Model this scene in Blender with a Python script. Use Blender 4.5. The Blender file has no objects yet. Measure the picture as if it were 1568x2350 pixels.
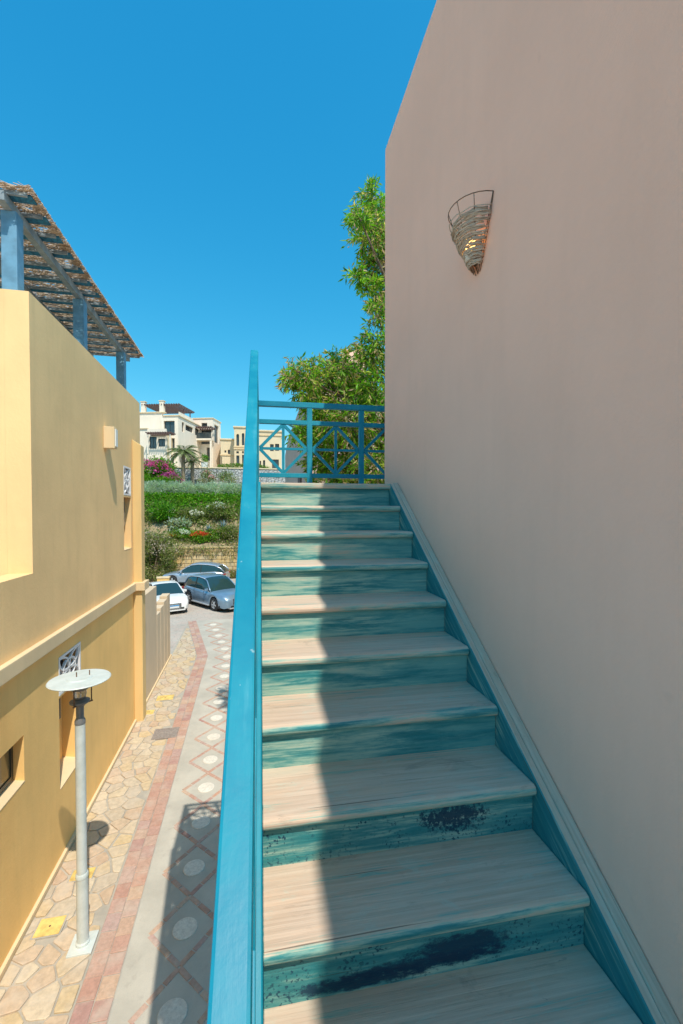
import bpy, bmesh, math, random
import numpy as np
from math import sin, cos, tan, radians, pi, sqrt, atan2
from mathutils import Vector, Matrix

random.seed(7)
RNG = np.random.default_rng(7)
SC = bpy.context.scene
COL = SC.collection

# ---------------------------------------------------------------- camera
EYE = 5.4
FPX, PCX, PCY = 1000.0, 784.0, 1196.0            # focal length and optical axis in a 1568 x 2350 picture
YAW, PITCH = radians(10.5), radians(1.2)
cam_d = bpy.data.cameras.new('camera')
cam_d.sensor_fit = 'HORIZONTAL'
cam_d.sensor_width = 24.0
cam_d.lens = 24.0 * FPX / 1568.0
cam_d.shift_y = (PCY - 1175.0) / 1568.0
cam_d.clip_start = 0.05
cam_d.clip_end = 3000.0
cam = bpy.data.objects.new('camera', cam_d)
COL.objects.link(cam)
cam.location = (0, 0, EYE)
cam.rotation_euler = (pi / 2 - PITCH, 0, -YAW)
SC.camera = cam

# ---------------------------------------------------------------- sky and sun
SUN = Vector((0.207, -0.60, 1.0)).normalized()     # towards the sun
SUN_EL = math.asin(SUN.z)
SUN_AZ = atan2(SUN.x, SUN.y)
w = bpy.data.worlds.new('World')
SC.world = w
w.use_nodes = True
nt = w.node_tree
nt.nodes.clear()
sky = nt.nodes.new('ShaderNodeTexSky')
sky.sky_type = 'NISHITA'
sky.sun_disc = False
sky.sun_elevation = SUN_EL
sky.sun_rotation = SUN_AZ
sky.altitude = 0
sky.air_density = 1.0
sky.dust_density = 0.4
sky.ozone_density = 1.6
bg = nt.nodes.new('ShaderNodeBackground')
bg.inputs['Strength'].default_value = 0.15
wo = nt.nodes.new('ShaderNodeOutputWorld')
sr = nt.nodes.new('ShaderNodeSeparateColor'); cr_ = nt.nodes.new('ShaderNodeCombineColor')   # one grade for the whole sky: deep azure
nt.links.new(sky.outputs[0], sr.inputs[0])
for ch, (pw, k) in enumerate(((1.9, 0.085), (0.76, 0.73), (0.52, 1.23))):
    a_ = nt.nodes.new('ShaderNodeMath'); a_.operation = 'POWER'; a_.inputs[1].default_value = pw
    b_ = nt.nodes.new('ShaderNodeMath'); b_.operation = 'MULTIPLY'; b_.inputs[1].default_value = k
    nt.links.new(sr.outputs[ch], a_.inputs[0]); nt.links.new(a_.outputs[0], b_.inputs[0]); nt.links.new(b_.outputs[0], cr_.inputs[ch])
nt.links.new(cr_.outputs[0], bg.inputs['Color'])
nt.links.new(bg.outputs[0], wo.inputs['Surface'])
sun_d = bpy.data.lights.new('sun', 'SUN')
sun_d.energy = 2.1
sun_d.angle = radians(0.53)
sun_d.color = (1.0, 0.93, 0.80)
sun = bpy.data.objects.new('sun', sun_d)
COL.objects.link(sun)
sun.location = (8, -20, 30)
sun.rotation_euler = SUN.to_track_quat('Z', 'Y').to_euler()

SC.view_settings.view_transform = 'Standard'
SC.view_settings.look = 'None'
SC.view_settings.exposure = 1.15
SC.view_settings.gamma = 1.0
SC.view_settings.use_curve_mapping = False
SC.render.engine = 'CYCLES'
SC.cycles.max_bounces = 8
SC.cycles.diffuse_bounces = 5
SC.cycles.transparent_max_bounces = 6

# ---------------------------------------------------------------- picture <-> place
_F = np.array([sin(YAW) * cos(PITCH), cos(YAW) * cos(PITCH), -sin(PITCH)])
_R = np.array([cos(YAW), -sin(YAW), 0.0])
_U = np.cross(_R, _F)
_C = np.array([0, 0, EYE])

def ray(x, y):
    return _F + _R * (x - PCX) / FPX - _U * (y - PCY) / FPX
def hit(x, y, n, c):
    d = ray(x, y); n = np.array(n, float)
    return _C + d * ((c - n @ _C) / (n @ d))
def on_z(x, y, z=0.0): return hit(x, y, (0, 0, 1), z)
def on_y(x, y, Y): return hit(x, y, (0, 1, 0), Y)
def dep(x, y, d): return _C + ray(x, y) * d

# ---------------------------------------------------------------- object helpers
def tag(o, label=None, cat=None, group=None, kind=None):
    if label: o['label'] = label
    if cat: o['category'] = cat
    if group: o['group'] = group
    if kind: o['kind'] = kind
    return o

def thing(name, label, cat, loc=(0, 0, 0), rz=0.0, group=None, rot=None):
    o = bpy.data.objects.new(name, None)
    o.empty_display_size = 0.2
    COL.objects.link(o)
    o.location = loc
    o.rotation_euler = rot if rot else (0, 0, rz)
    return tag(o, label, cat, group)

def link(name, me, mat=None, parent=None, loc=(0, 0, 0), rot=(0, 0, 0), scale=(1, 1, 1)):
    o = bpy.data.objects.new(name, me)
    COL.objects.link(o)
    if mat is not None and len(me.materials) == 0:
        me.materials.append(mat)
    o.parent = parent
    o.location = loc
    o.rotation_euler = rot
    o.scale = scale
    return o

def copy_tree(o, parent=None):
    c = o.copy()
    COL.objects.link(c)
    c.parent = parent
    for ch in list(o.children):
        copy_tree(ch, c)
    return c

class MB:
    """collects simple shapes and builds them as ONE mesh object"""
    def __init__(self):
        self.v = []; self.f = []
    def add(self, vs, fs):
        n = len(self.v)
        self.v += [tuple(map(float, p)) for p in vs]
        self.f += [tuple(i + n for i in q) for q in fs]
        return self
    def box(self, x0, x1, y0, y1, z0, z1):
        vs = [(x, y, z) for z in (z0, z1) for y in (y0, y1) for x in (x0, x1)]
        return self.add(vs, [(0, 2, 3, 1), (4, 5, 7, 6), (0, 1, 5, 4), (2, 6, 7, 3), (0, 4, 6, 2), (1, 3, 7, 5)])
    def hexa(self, b, t):
        """b, t: four bottom and four top corners, counter-clockwise seen from above"""
        return self.add(list(b) + list(t), [(3, 2, 1, 0), (4, 5, 6, 7), (0, 1, 5, 4), (1, 2, 6, 5), (2, 3, 7, 6), (3, 0, 4, 7)])
    def bar(self, p, q, w, h, up=(0, 0, 1)):
        """rectangular bar from p to q, w across, h along 'up'"""
        p = Vector(p); q = Vector(q); d = (q - p).normalized()
        u = Vector(up); s = d.cross(u)
        if s.length < 1e-6:
            u = Vector((0, 1, 0)); s = d.cross(u)
        s.normalize(); u = s.cross(d).normalized()
        a = s * (w / 2); b = u * (h / 2)
        vs = [p - a - b, p + a - b, p + a + b, p - a + b, q - a - b, q + a - b, q + a + b, q - a + b]
        return self.add(vs, [(3, 2, 1, 0), (4, 5, 6, 7), (0, 1, 5, 4), (1, 2, 6, 5), (2, 3, 7, 6), (3, 0, 4, 7)])
    def tube(self, pts, r, n=8, caps=True):
        pts = [Vector(p) for p in pts]
        rs = r if isinstance(r, (list, tuple)) else [r] * len(pts)
        base = len(self.v)
        prev = None
        for i, p in enumerate(pts):
            d = (pts[min(i + 1, len(pts) - 1)] - pts[max(i - 1, 0)])
            if d.length < 1e-9: d = Vector((0, 0, 1))
            d.normalize()
            if prev is None:
                a = d.orthogonal().normalized()
            else:
                a = (prev - d * prev.dot(d))
                a = a.normalized() if a.length > 1e-6 else d.orthogonal().normalized()
            prev = a
            b = d.cross(a)
            for k in range(n):
                t = 2 * pi * k / n
                self.v.append(tuple(p + (a * cos(t) + b * sin(t)) * rs[i]))
        for i in range(len(pts) - 1):
            for k in range(n):
                k2 = (k + 1) % n
                self.f.append((base + i * n + k, base + i * n + k2, base + (i + 1) * n + k2, base + (i + 1) * n + k))
        if caps:
            self.f.append(tuple(base + k for k in range(n))[::-1])
            self.f.append(tuple(base + (len(pts) - 1) * n + k for k in range(n)))
        return self
    def lathe(self, prof, n=24, c=(0, 0, 0), caps=True):
        base = len(self.v)
        for r, z in prof:
            for k in range(n):
                t = 2 * pi * k / n
                self.v.append((c[0] + r * cos(t), c[1] + r * sin(t), c[2] + z))
        for i in range(len(prof) - 1):
            for k in range(n):
                k2 = (k + 1) % n
                self.f.append((base + i * n + k, base + i * n + k2, base + (i + 1) * n + k2, base + (i + 1) * n + k))
        if caps:
            self.f.append(tuple(base + k for k in range(n))[::-1])
            self.f.append(tuple(base + (len(prof) - 1) * n + k for k in range(n)))
        return self
    def prism(self, poly, z0, z1):
        """poly: counter-clockwise (x, y) outline"""
        n = len(poly)
        vs = [(x, y, z0) for x, y in poly] + [(x, y, z1) for x, y in poly]
        fs = [tuple(range(n))[::-1], tuple(range(n, 2 * n))]
        fs += [(i, (i + 1) % n, n + (i + 1) % n, n + i) for i in range(n)]
        return self.add(vs, fs)
    def prism_x(self, poly, x0, x1):
        """poly: (y, z) outline, counter-clockwise seen from +X"""
        n = len(poly)
        vs = [(x0, y, z) for y, z in poly] + [(x1, y, z) for y, z in poly]
        fs = [tuple(range(n))[::-1], tuple(range(n, 2 * n))]
        fs += [(i, (i + 1) % n, n + (i + 1) % n, n + i) for i in range(n)]
        return self.add(vs, fs)
    def panel(self, axis, off, thick, rect, holes):
        """a wall with openings. axis 'x': wall lies in the y-z plane, rect = (u0, u1, z0, z1)"""
        us = sorted({rect[0], rect[1]} | {min(max(h[i], rect[0]), rect[1]) for h in holes for i in (0, 1)})
        zs = sorted({rect[2], rect[3]} | {min(max(h[i], rect[2]), rect[3]) for h in holes for i in (2, 3)})
        nu, nz = len(us) - 1, len(zs) - 1
        solid = [[not any(h[0] - 1e-6 <= us[i] and us[i + 1] <= h[1] + 1e-6 and h[2] - 1e-6 <= zs[j] and zs[j + 1] <= h[3] + 1e-6 for h in holes)
                  for j in range(nz)] for i in range(nu)]
        def P(u, z, d):
            return (d, u, z) if axis == 'x' else (u, d, z)
        lo, hi = min(off, off + thick), max(off, off + thick)
        def quad(a, b, c, d): self.add([a, b, c, d], [(0, 1, 2, 3)])
        for i in range(nu):
            for j in range(nz):
                if not solid[i][j]: continue
                u0, u1, z0, z1 = us[i], us[i + 1], zs[j], zs[j + 1]
                fl = axis == 'y'
                def q(a, b, c, d):
                    quad(*((d, c, b, a) if fl else (a, b, c, d)))
                q(P(u0, z0, hi), P(u1, z0, hi), P(u1, z1, hi), P(u0, z1, hi))
                q(P(u1, z0, lo), P(u0, z0, lo), P(u0, z1, lo), P(u1, z1, lo))
                if i == 0 or not solid[i - 1][j]: q(P(u0, z0, lo), P(u0, z0, hi), P(u0, z1, hi), P(u0, z1, lo))
                if i == nu - 1 or not solid[i + 1][j]: q(P(u1, z0, hi), P(u1, z0, lo), P(u1, z1, lo), P(u1, z1, hi))
                if j == 0 or not solid[i][j - 1]: q(P(u0, z0, lo), P(u1, z0, lo), P(u1, z0, hi), P(u0, z0, hi))
                if j == nz - 1 or not solid[i][j + 1]: q(P(u0, z1, hi), P(u1, z1, hi), P(u1, z1, lo), P(u0, z1, lo))
        return self
    def mesh(self, name='mesh', smooth=False, bevel=0.0, seg=2, weld=True):
        me = bpy.data.meshes.new(name)
        me.from_pydata(self.v, [], self.f)
        if bevel > 0:
            bm = bmesh.new(); bm.from_mesh(me)
            bmesh.ops.remove_doubles(bm, verts=bm.verts, dist=1e-5)
            es = [e for e in bm.edges if len(e.link_faces) == 2 and e.calc_face_angle(0) > 0.5]
            bmesh.ops.bevel(bm, geom=es, offset=bevel, segments=seg, affect='EDGES', profile=0.6, clamp_overlap=True)
            bm.to_mesh(me); bm.free()
        if smooth:
            me.polygons.foreach_set('use_smooth', [True] * len(me.polygons))
        me.update()
        return me
    def build(self, name, mat, parent=None, smooth=False, bevel=0.0, seg=2, **k):
        return link(name, self.mesh(name, smooth, bevel, seg), mat, parent, **k)

def auto_smooth(o, ang=40):
    me = o.data
    me.polygons.foreach_set('use_smooth', [True] * len(me.polygons))
    bm = bmesh.new(); bm.from_mesh(me)
    for e in bm.edges:
        if len(e.link_faces) == 2:
            e.smooth = e.calc_face_angle(0) < radians(ang)
    bm.to_mesh(me); bm.free()
    return o

# ---------------------------------------------------------------- material helpers
class N:
    def __init__(self, name):
        self.m = bpy.data.materials.new(name)
        self.m.use_nodes = True
        self.t = self.m.node_tree
        self.t.nodes.clear()
        self.out = self.t.nodes.new('ShaderNodeOutputMaterial')
        self.b = self.t.nodes.new('ShaderNodeBsdfPrincipled')
        self.t.links.new(self.b.outputs[0], self.out.inputs['Surface'])
        self.geo = self.t.nodes.new('ShaderNodeNewGeometry')
    def node(self, typ, **k):
        n = self.t.nodes.new(typ)
        for a, v in k.items(): setattr(n, a, v)
        return n
    def put(self, sock, v):
        if isinstance(v, bpy.types.NodeSocket): self.t.links.new(v, sock)
        elif isinstance(v, (tuple, list)) and len(v) == 3 and sock.type == 'RGBA': sock.default_value = (*v, 1)
        else: sock.default_value = v
    def pos(self): return self.geo.outputs['Position']
    def objco(self):
        return self.node('ShaderNodeTexCoord').outputs['Object']
    def rnd(self): return self.node('ShaderNodeObjectInfo').outputs['Random']
    def scaled(self, v, s):
        n = self.node('ShaderNodeVectorMath', operation='MULTIPLY')
        self.put(n.inputs[0], v); n.inputs[1].default_value = s if isinstance(s, (tuple, list)) else (s, s, s)
        return n.outputs[0]
    def noise(self, v, scale, detail=4, rough=0.55, dist=0.0):
        n = self.node('ShaderNodeTexNoise')
        self.put(n.inputs['Vector'], v)
        n.inputs['Scale'].default_value = scale; n.inputs['Detail'].default_value = detail
        n.inputs['Roughness'].default_value = rough; n.inputs['Distortion'].default_value = dist
        return n.outputs[0]
    def voro(self, v, scale, feature='F1', out=0):
        n = self.node('ShaderNodeTexVoronoi', feature=feature)
        self.put(n.inputs['Vector'], v); n.inputs['Scale'].default_value = scale
        return n.outputs[out]
    def ramp(self, v, a, b, lo=0.0, hi=1.0, smooth=True):
        n = self.node('ShaderNodeMapRange')
        if smooth: n.interpolation_type = 'SMOOTHSTEP'
        self.put(n.inputs['Value'], v)
        n.inputs['From Min'].default_value = a; n.inputs['From Max'].default_value = b
        n.inputs['To Min'].default_value = lo; n.inputs['To Max'].default_value = hi
        return n.outputs[0]
    def math(self, op, a, b=0.0, c=None):
        n = self.node('ShaderNodeMath', operation=op)
        self.put(n.inputs[0], a); self.put(n.inputs[1], b)
        if c is not None: self.put(n.inputs[2], c)
        return n.outputs[0]
    def mix(self, f, a, b, blend='MIX'):
        n = self.node('ShaderNodeMix', data_type='RGBA', blend_type=blend)
        self.put(n.inputs[0], f); self.put(n.inputs[6], a); self.put(n.inputs[7], b)
        return n.outputs[2]
    def sep(self, v):
        n = self.node('ShaderNodeSeparateXYZ'); self.put(n.inputs[0], v)
        return n.outputs
    def bump(self, h, strength=0.3, dist=0.01, prev=None):
        n = self.node('ShaderNodeBump')
        self.put(n.inputs['Height'], h); n.inputs['Strength'].default_value = strength; n.inputs['Distance'].default_value = dist
        if prev is not None: self.put(n.inputs['Normal'], prev)
        return n.outputs[0]
    def done(self, color, rough=0.8, normal=None, metal=0.0, spec=0.5):
        self.put(self.b.inputs['Base Color'], color)
        self.put(self.b.inputs['Roughness'], rough)
        self.b.inputs['Metallic'].default_value = metal
        self.b.inputs['Specular IOR Level'].default_value = spec
        if normal is not None: self.put(self.b.inputs['Normal'], normal)
        return self.m

def shade(c, k): return tuple(min(1.0, x * k) for x in c)

def m_stucco(name, col, mott=0.12, grain=1.0, streak=0.06):
    n = N(name); p = n.pos()
    big = n.noise(p, 0.7, 5, 0.6)
    st = n.noise(n.scaled(p, (6, 6, 0.8)), 1.0, 4, 0.6)
    fine = n.noise(p, 160, 3, 0.6)
    mid = n.noise(p, 22, 4, 0.6)
    c = n.mix(n.ramp(big, 0.3, 0.7), shade(col, 1 - mott), shade(col, 1 + mott * 0.5))
    c = n.mix(n.ramp(st, 0.45, 0.75, 0, streak * 6), c, shade(col, 0.82))
    spot = n.noise(p, 9, 2, 0.5)
    c = n.mix(n.ramp(spot, 0.76, 0.82, 0, 0.12), c, shade(col, 0.7))
    nb = n.bump(fine, 0.22 * grain, 0.004)
    nb = n.bump(mid, 0.25 * grain, 0.012, nb)
    nb = n.bump(big, 0.25 * grain, 0.05, nb)
    return n.done(c, 0.92, nb, spec=0.2)

def m_plain(name, col, rough=0.6, var=0.1, scale=4.0, metal=0.0, spec=0.5, bump=0.0):
    n = N(name); p = n.pos()
    a = n.noise(p, scale, 5, 0.6)
    c = n.mix(n.ramp(a, 0.3, 0.7), shade(col, 1 - var), shade(col, 1 + var))
    nb = n.bump(n.noise(p, scale * 12, 3), bump, 0.01) if bump else None
    return n.done(c, rough, nb, metal, spec)

def m_piece(name, cols, rough=0.85, scale=18, bump=0.4):
    """stone / brick pieces: colour picked per object"""
    n = N(name); p = n.pos(); r = n.rnd()
    cr = n.node('ShaderNodeValToRGB')
    el = cr.color_ramp.elements
    for i, c in enumerate(cols):
        e = el[i] if i < 2 else el.new(i / (len(cols) - 1))
        e.position = i / (len(cols) - 1); e.color = (*c, 1)
    n.put(cr.inputs[0], r)
    a = n.noise(p, scale, 5, 0.65)
    c = n.mix(n.ramp(a, 0.25, 0.75), n.mix(0.32, cr.outputs[0], (0.05, 0.04, 0.03)), cr.outputs[0])
    d = n.noise(p, 3.1, 3, 0.6)
    c = n.mix(n.ramp(d, 0.42, 0.75, 0.08, 0.5), c, (0.56, 0.49, 0.41))
    nb = n.bump(a, bump, 0.01)
    nb = n.bump(n.noise(p, scale * 7, 2), bump * 0.6, 0.004, nb)
    return n.done(c, rough, nb, spec=0.25)
# ---------------------------------------------------------------- materials
M = {}
M['wall_rose'] = m_stucco('rose_plaster', (0.93, 0.575, 0.44), 0.05, 1.0, 0.025)
M['ochre_up'] = m_stucco('ochre_plaster_upper', (0.92, 0.62, 0.31), 0.08, 0.8)
M['ochre_low'] = m_stucco('ochre_plaster_lower', (0.93, 0.59, 0.225), 0.08, 0.8)  # more saturated than the upper plaster: warm bounced light put into its colour
M['ochre_trim'] = m_stucco('ochre_trim', (0.76, 0.58, 0.36), 0.06, 0.6)
M['ochre_pil'] = m_stucco('ochre_pilaster', (0.74, 0.52, 0.24), 0.05, 0.5)
M['cream'] = m_stucco('cream_plaster', (0.90, 0.79, 0.66), 0.05, 0.4)
M['sand'] = m_stucco('sand_plaster', (0.78, 0.64, 0.44), 0.06, 0.4)
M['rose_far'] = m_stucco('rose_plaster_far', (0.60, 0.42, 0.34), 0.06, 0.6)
M['white'] = m_plain('white_paint', (0.78, 0.78, 0.74), 0.5, 0.05)
M['lattice'] = m_plain('white_grille', (0.80, 0.79, 0.80), 0.6, 0.05)
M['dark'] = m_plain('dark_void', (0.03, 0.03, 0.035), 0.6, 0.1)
M['black_rub'] = m_plain('black_rubber', (0.02, 0.02, 0.022), 0.75, 0.15)
M['iron'] = m_plain('grey_iron', (0.20, 0.20, 0.20), 0.55, 0.2, metal=0.4)
M['frame_dark'] = m_plain('dark_window_frame', (0.025, 0.03, 0.028), 0.35, 0.1)
M['frame_alu'] = m_plain('aluminium', (0.45, 0.46, 0.45), 0.35, 0.1, metal=0.7)
M['yellow_cover'] = m_plain('yellow_cover_paint', (0.72, 0.50, 0.16), 0.7, 0.25, 9, bump=0.3)
M['grate'] = m_plain('cover_iron', (0.30, 0.25, 0.22), 0.7, 0.2, 20)
M['rust'] = m_plain('rusty_wire', (0.16, 0.09, 0.05), 0.8, 0.3, 60)
M['twig'] = m_piece('dry_twig', [(0.60, 0.48, 0.38), (0.74, 0.62, 0.50), (0.46, 0.34, 0.25)], 0.9, 60)
M['porcelain'] = m_plain('lamp_socket', (0.65, 0.62, 0.55), 0.35, 0.05)
M['tile'] = m_plain('roof_tile', (0.42, 0.18, 0.10), 0.85, 0.25, 14)
M['timber_far'] = m_plain('dark_pergola_timber', (0.15, 0.09, 0.08), 0.8, 0.2)
M['asphalt'] = None

def m_glass(name, col, rough=0.06):
    n = N(name)
    return n.done(col, rough, None, 0.0, 0.8)
M['glass'] = m_glass('window_glass', (0.045, 0.06, 0.065))
M['glass_tan'] = m_glass('tinted_glass', (0.16, 0.12, 0.06), 0.12)
M['glass_car'] = m_glass('car_glass', (0.02, 0.05, 0.055), 0.04)

def m_blue(name, fade):
    """old blue gloss paint, chalky where the sun has bleached it"""
    n = N(name); p = n.pos()
    a = n.noise(p, 3.0, 5, 0.65)
    st = n.noise(n.scaled(p, (55, 4, 4)), 1.0, 5, 0.65)
    c = n.mix(n.ramp(a, 0.3, 0.7), (0.002, 0.20, 0.31), (0.004, 0.27, 0.37))
    k = n.math('ADD', n.math('MULTIPLY', a, 0.5), n.math('MULTIPLY', st, 0.5))
    c = n.mix(n.ramp(k, 0.52, 0.68, 0, fade), c, (0.09, 0.35, 0.44))
    sp = n.noise(p, 42, 3, 0.6)
    c = n.mix(n.ramp(sp, 0.70, 0.76, 0, 0.6 * fade + 0.15), c, (0.42, 0.56, 0.58))
    nb = n.bump(n.noise(p, 60, 3), 0.12, 0.004)
    nb = n.bump(st, 0.08, 0.004, nb)
    return n.done(c, n.ramp(a, 0.3, 0.7, 0.42, 0.6), nb, spec=0.4)
M['blue'] = m_blue('blue_rail_paint', 0.5)
M['blue_dull'] = m_blue('blue_rail_paint_dull', 0.35)
M['blue_post'] = m_plain('blue_post_paint', (0.13, 0.29, 0.42), 0.6, 0.18, 5)
M['blue_beam'] = m_plain('faded_blue_beam', (0.26, 0.31, 0.34), 0.8, 0.2, 6)
M['blue_slat'] = m_plain('blue_slat_paint', (0.02, 0.17, 0.30), 0.7, 0.4, 22)

def m_step(name, bias, up_bias=0.0, stain=None, speckle=0.0, edge=0.0, mint=0.5, slope=False, sns=(10, 10, 26), sna=3.0, riser=False):
    """teal paint worn off planks that run along X. stain = (x, y, z, radius x, radius z)"""
    n = N(name); p = n.pos()
    seed = n.math('MULTIPLY', n.rnd(), 40.0)
    cv = n.node('ShaderNodeCombineXYZ'); n.put(cv.inputs[0], seed); n.put(cv.inputs[1], seed)
    ad = n.node('ShaderNodeVectorMath', operation='ADD'); n.put(ad.inputs[0], p); n.put(ad.inputs[1], cv.outputs[0])
    q = ad.outputs[0]
    if slope:                                  # boards that run up the stair
        rt = n.node('ShaderNodeVectorRotate', rotation_type='X_AXIS'); n.put(rt.inputs['Vector'], q); rt.inputs['Angle'].default_value = -math.atan(0.659)
        sp_ = n.sep(rt.outputs[0]); cq = n.node('ShaderNodeCombineXYZ'); n.put(cq.inputs[0], sp_[1]); n.put(cq.inputs[1], sp_[0]); n.put(cq.inputs[2], sp_[2]); q = cq.outputs[0]
    grain = n.noise(n.scaled(q, (2.2, 70, 70)), 1.0, 7, 0.62, 0.4)
    fine = n.noise(n.scaled(q, (9, 240, 240)), 1.0, 4, 0.6)
    patch = n.noise(n.scaled(q, (2.0, 17, 17)), 1.0, 7, 0.70, 0.25)
    nz = n.sep(n.geo.outputs['Normal'])[2]
    X = n.sep(p)[0]
    wear = n.math('ADD', n.math('MULTIPLY', grain, 0.42), n.math('MULTIPLY', patch, 0.6))
    wear = n.math('ADD', wear, bias)
    wear = n.math('ADD', wear, n.math('MULTIPLY', n.ramp(nz, 0.55, 0.95), up_bias))
    if edge:
        wear = n.math('SUBTRACT', wear, n.ramp(X, 0.42 if riser else 0.70, 0.93, 0, edge))
    if riser:                                  # paint has survived under the nosing, out of reach of shoes
        fz = n.math('FRACT', n.math('DIVIDE', n.math('SUBTRACT', 5.613, n.sep(p)[2]), 0.17))
        wear = n.math('SUBTRACT', wear, n.ramp(fz, 0.24, 0.44, 0.09, 0))
    bare = n.mix(n.ramp(grain, 0.3, 0.7), (0.52, 0.385, 0.29), (0.66, 0.515, 0.405))
    bare = n.mix(n.ramp(patch, 0.52, 0.70, 0, 0.55), bare, (0.70, 0.48, 0.34))
    bare = n.mix(n.ramp(fine, 0.58, 0.74, 0, 0.30), bare, (0.33, 0.27, 0.22))
    bl = n.noise(n.scaled(q, (2.5, 5, 5)), 1.0, 4, 0.6)
    bare = n.mix(n.ramp(bl, 0.52, 0.68, 0, 0.30), bare, (0.44, 0.49, 0.41))
    wa = n.noise(n.scaled(q, (5, 11, 11)), 1.0, 7, 0.72, 0.5)
    bare = n.mix(n.ramp(wa, 0.54, 0.66, 0, 0.45), bare, (0.50, 0.56, 0.47))
    bare = n.mix(n.ramp(wa, 0.30, 0.44, 0.5, 0), bare, (0.33, 0.26, 0.21))
    sc_ = n.noise(n.scaled(q, (14, 60, 60)), 1.0, 5, 0.75, 1.5)
    bare = n.mix(n.ramp(sc_, 0.66, 0.72, 0, 0.6), bare, (0.22, 0.20, 0.19))
    bare = n.mix(n.ramp(sc_, 0.26, 0.33, 0.6, 0), bare, (0.72, 0.64, 0.54))
    faded = n.mix(n.ramp(patch, 0.3, 0.7), (0.24, 0.42, 0.36), (0.38, 0.51, 0.42))
    paint = n.mix(n.ramp(grain, 0.3, 0.75), (0.015, 0.18, 0.205), (0.045, 0.28, 0.285))
    paint = n.mix(n.ramp(patch, 0.36, 0.60, 0, mint), paint, (0.16, 0.38, 0.35))
    c = n.mix(n.ramp(wear, 0.44, 0.56), paint, faded)
    c = n.mix(n.ramp(wear, 0.55, 0.66) if riser else n.ramp(wear, 0.53, 0.61), c, bare)
    if speckle:
        s1 = n.noise(p, 95, 3, 0.6)
        s2 = n.noise(p, 7, 3, 0.6)
        sm = n.math('MULTIPLY', n.ramp(s1, 0.56, 0.62), n.ramp(s2, 0.42, 0.6))
        c = n.mix(n.math('MULTIPLY', sm, speckle), c, (0.005, 0.055, 0.10))
    if stain:
        for (sx, sz, rx, rz) in stain:
            dx = n.math('DIVIDE', n.math('SUBTRACT', X, sx), rx)
            dz = n.math('DIVIDE', n.math('SUBTRACT', n.sep(p)[2], sz), rz)
            d = n.math('ADD', n.math('MULTIPLY', dx, dx), n.math('MULTIPLY', dz, dz))
            d = n.math('ADD', d, n.math('MULTIPLY', n.math('SUBTRACT', n.noise(n.scaled(p, sns), 1.0, 8, 0.75), 0.5), sna))
            c = n.mix(n.ramp(d, 0.35, 1.25, 0.92, 0), c, (0.004, 0.035, 0.075))
    ck = n.noise(n.scaled(q, (1.3, 110, 110)), 1.0, 3, 0.5)
    c = n.mix(n.ramp(ck, 0.70, 0.74, 0, 0.7), c, (0.07, 0.05, 0.04))
    nb = n.bump(grain, 0.30, 0.005)
    nb = n.bump(fine, 0.22, 0.003, nb)
    nb = n.bump(n.ramp(wear, 0.5, 0.58), 0.25, -0.002, nb)
    nb = n.bump(ck, 0.3, -0.004, nb)
    return n.done(c, n.ramp(wear, 0.45, 0.6, 0.55, 0.85), nb, spec=0.35)

# ---------------------------------------------------------------- right house (its plastered side wall carries the stair)
WALL_X, WALL_END, WALL_TOP = 1.034, 3.58, 8.43
house = thing('house', 'tall rose grey plastered house beside the wooden stair', 'house', (0, 0, 0))
M_ = MB(); M_.box(WALL_X, WALL_X + 0.25, -6.0, WALL_END, 0, WALL_TOP); M_.build('side_wall', M['wall_rose'], house, bevel=0.008)
M_ = MB(); M_.box(WALL_X + 0.25, 8.0, WALL_END - 0.25, WALL_END, 0, WALL_TOP); M_.build('end_wall', M['wall_rose'], house)
M_ = MB(); M_.box(WALL_X + 0.25, 8.0, -6.0, -5.75, 0, WALL_TOP); M_.build('front_wall', M['wall_rose'], house)
M_ = MB(); M_.box(7.75, 8.0, -5.75, WALL_END - 0.25, 0, WALL_TOP); M_.build('back_wall', M['wall_rose'], house)
M_ = MB(); M_.box(WALL_X + 0.25, 7.75, -5.75, WALL_END - 0.25, WALL_TOP - 0.6, WALL_TOP - 0.4); M_.build('roof', M['sand'], house)

# ---------------------------------------------------------------- wooden stair
RISE, GO, TOP_Z, TOP_Y = 0.17, 0.258, EYE + 0.213, 3.183
NOSE, TH, W_ST = 0.026, 0.040, 0.966
NSTEP = 15
SLOPE = RISE / GO
def nose_z(y): return TOP_Z - (TOP_Y - y) * SLOPE
stair = thing('wooden_stair', 'weathered wooden stair of teal painted risers and bare treads climbing along the rose wall', 'stair')
m_tread = m_step('worn_tread', 0.02, 0.13, mint=0.7, edge=0.02)
m_riser = [m_step('painted_riser', -0.02, 0.0, riser=True, edge=0.15, mint=0.95),
           m_step('worn_riser', 0.02, 0.0, riser=True, edge=0.13, mint=0.95)]
def tread_top(k): return TOP_Z - RISE * k
m_riser8 = m_step('stained_riser', -0.05, 0.0, riser=True, stain=[(0.56, tread_top(8) - 0.105, 0.15, 0.045), (0.28, tread_top(8) - 0.145, 0.22, 0.022), (0.45, tread_top(8) - 0.13, 0.28, 0.022)], speckle=0.9, edge=0.06, sns=(26, 26, 60), sna=4.2)
m_riser7 = m_step('speckled_riser', -0.03, 0.0, riser=True, stain=[(0.66, tread_top(7) - 0.085, 0.13, 0.05)], speckle=1.0, edge=0.06, sns=(60, 60, 60), sna=7.0)
m_riser6 = m_step('streaked_riser', -0.02, 0.0, riser=True, speckle=0.12, edge=0.12, mint=0.9)
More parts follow.
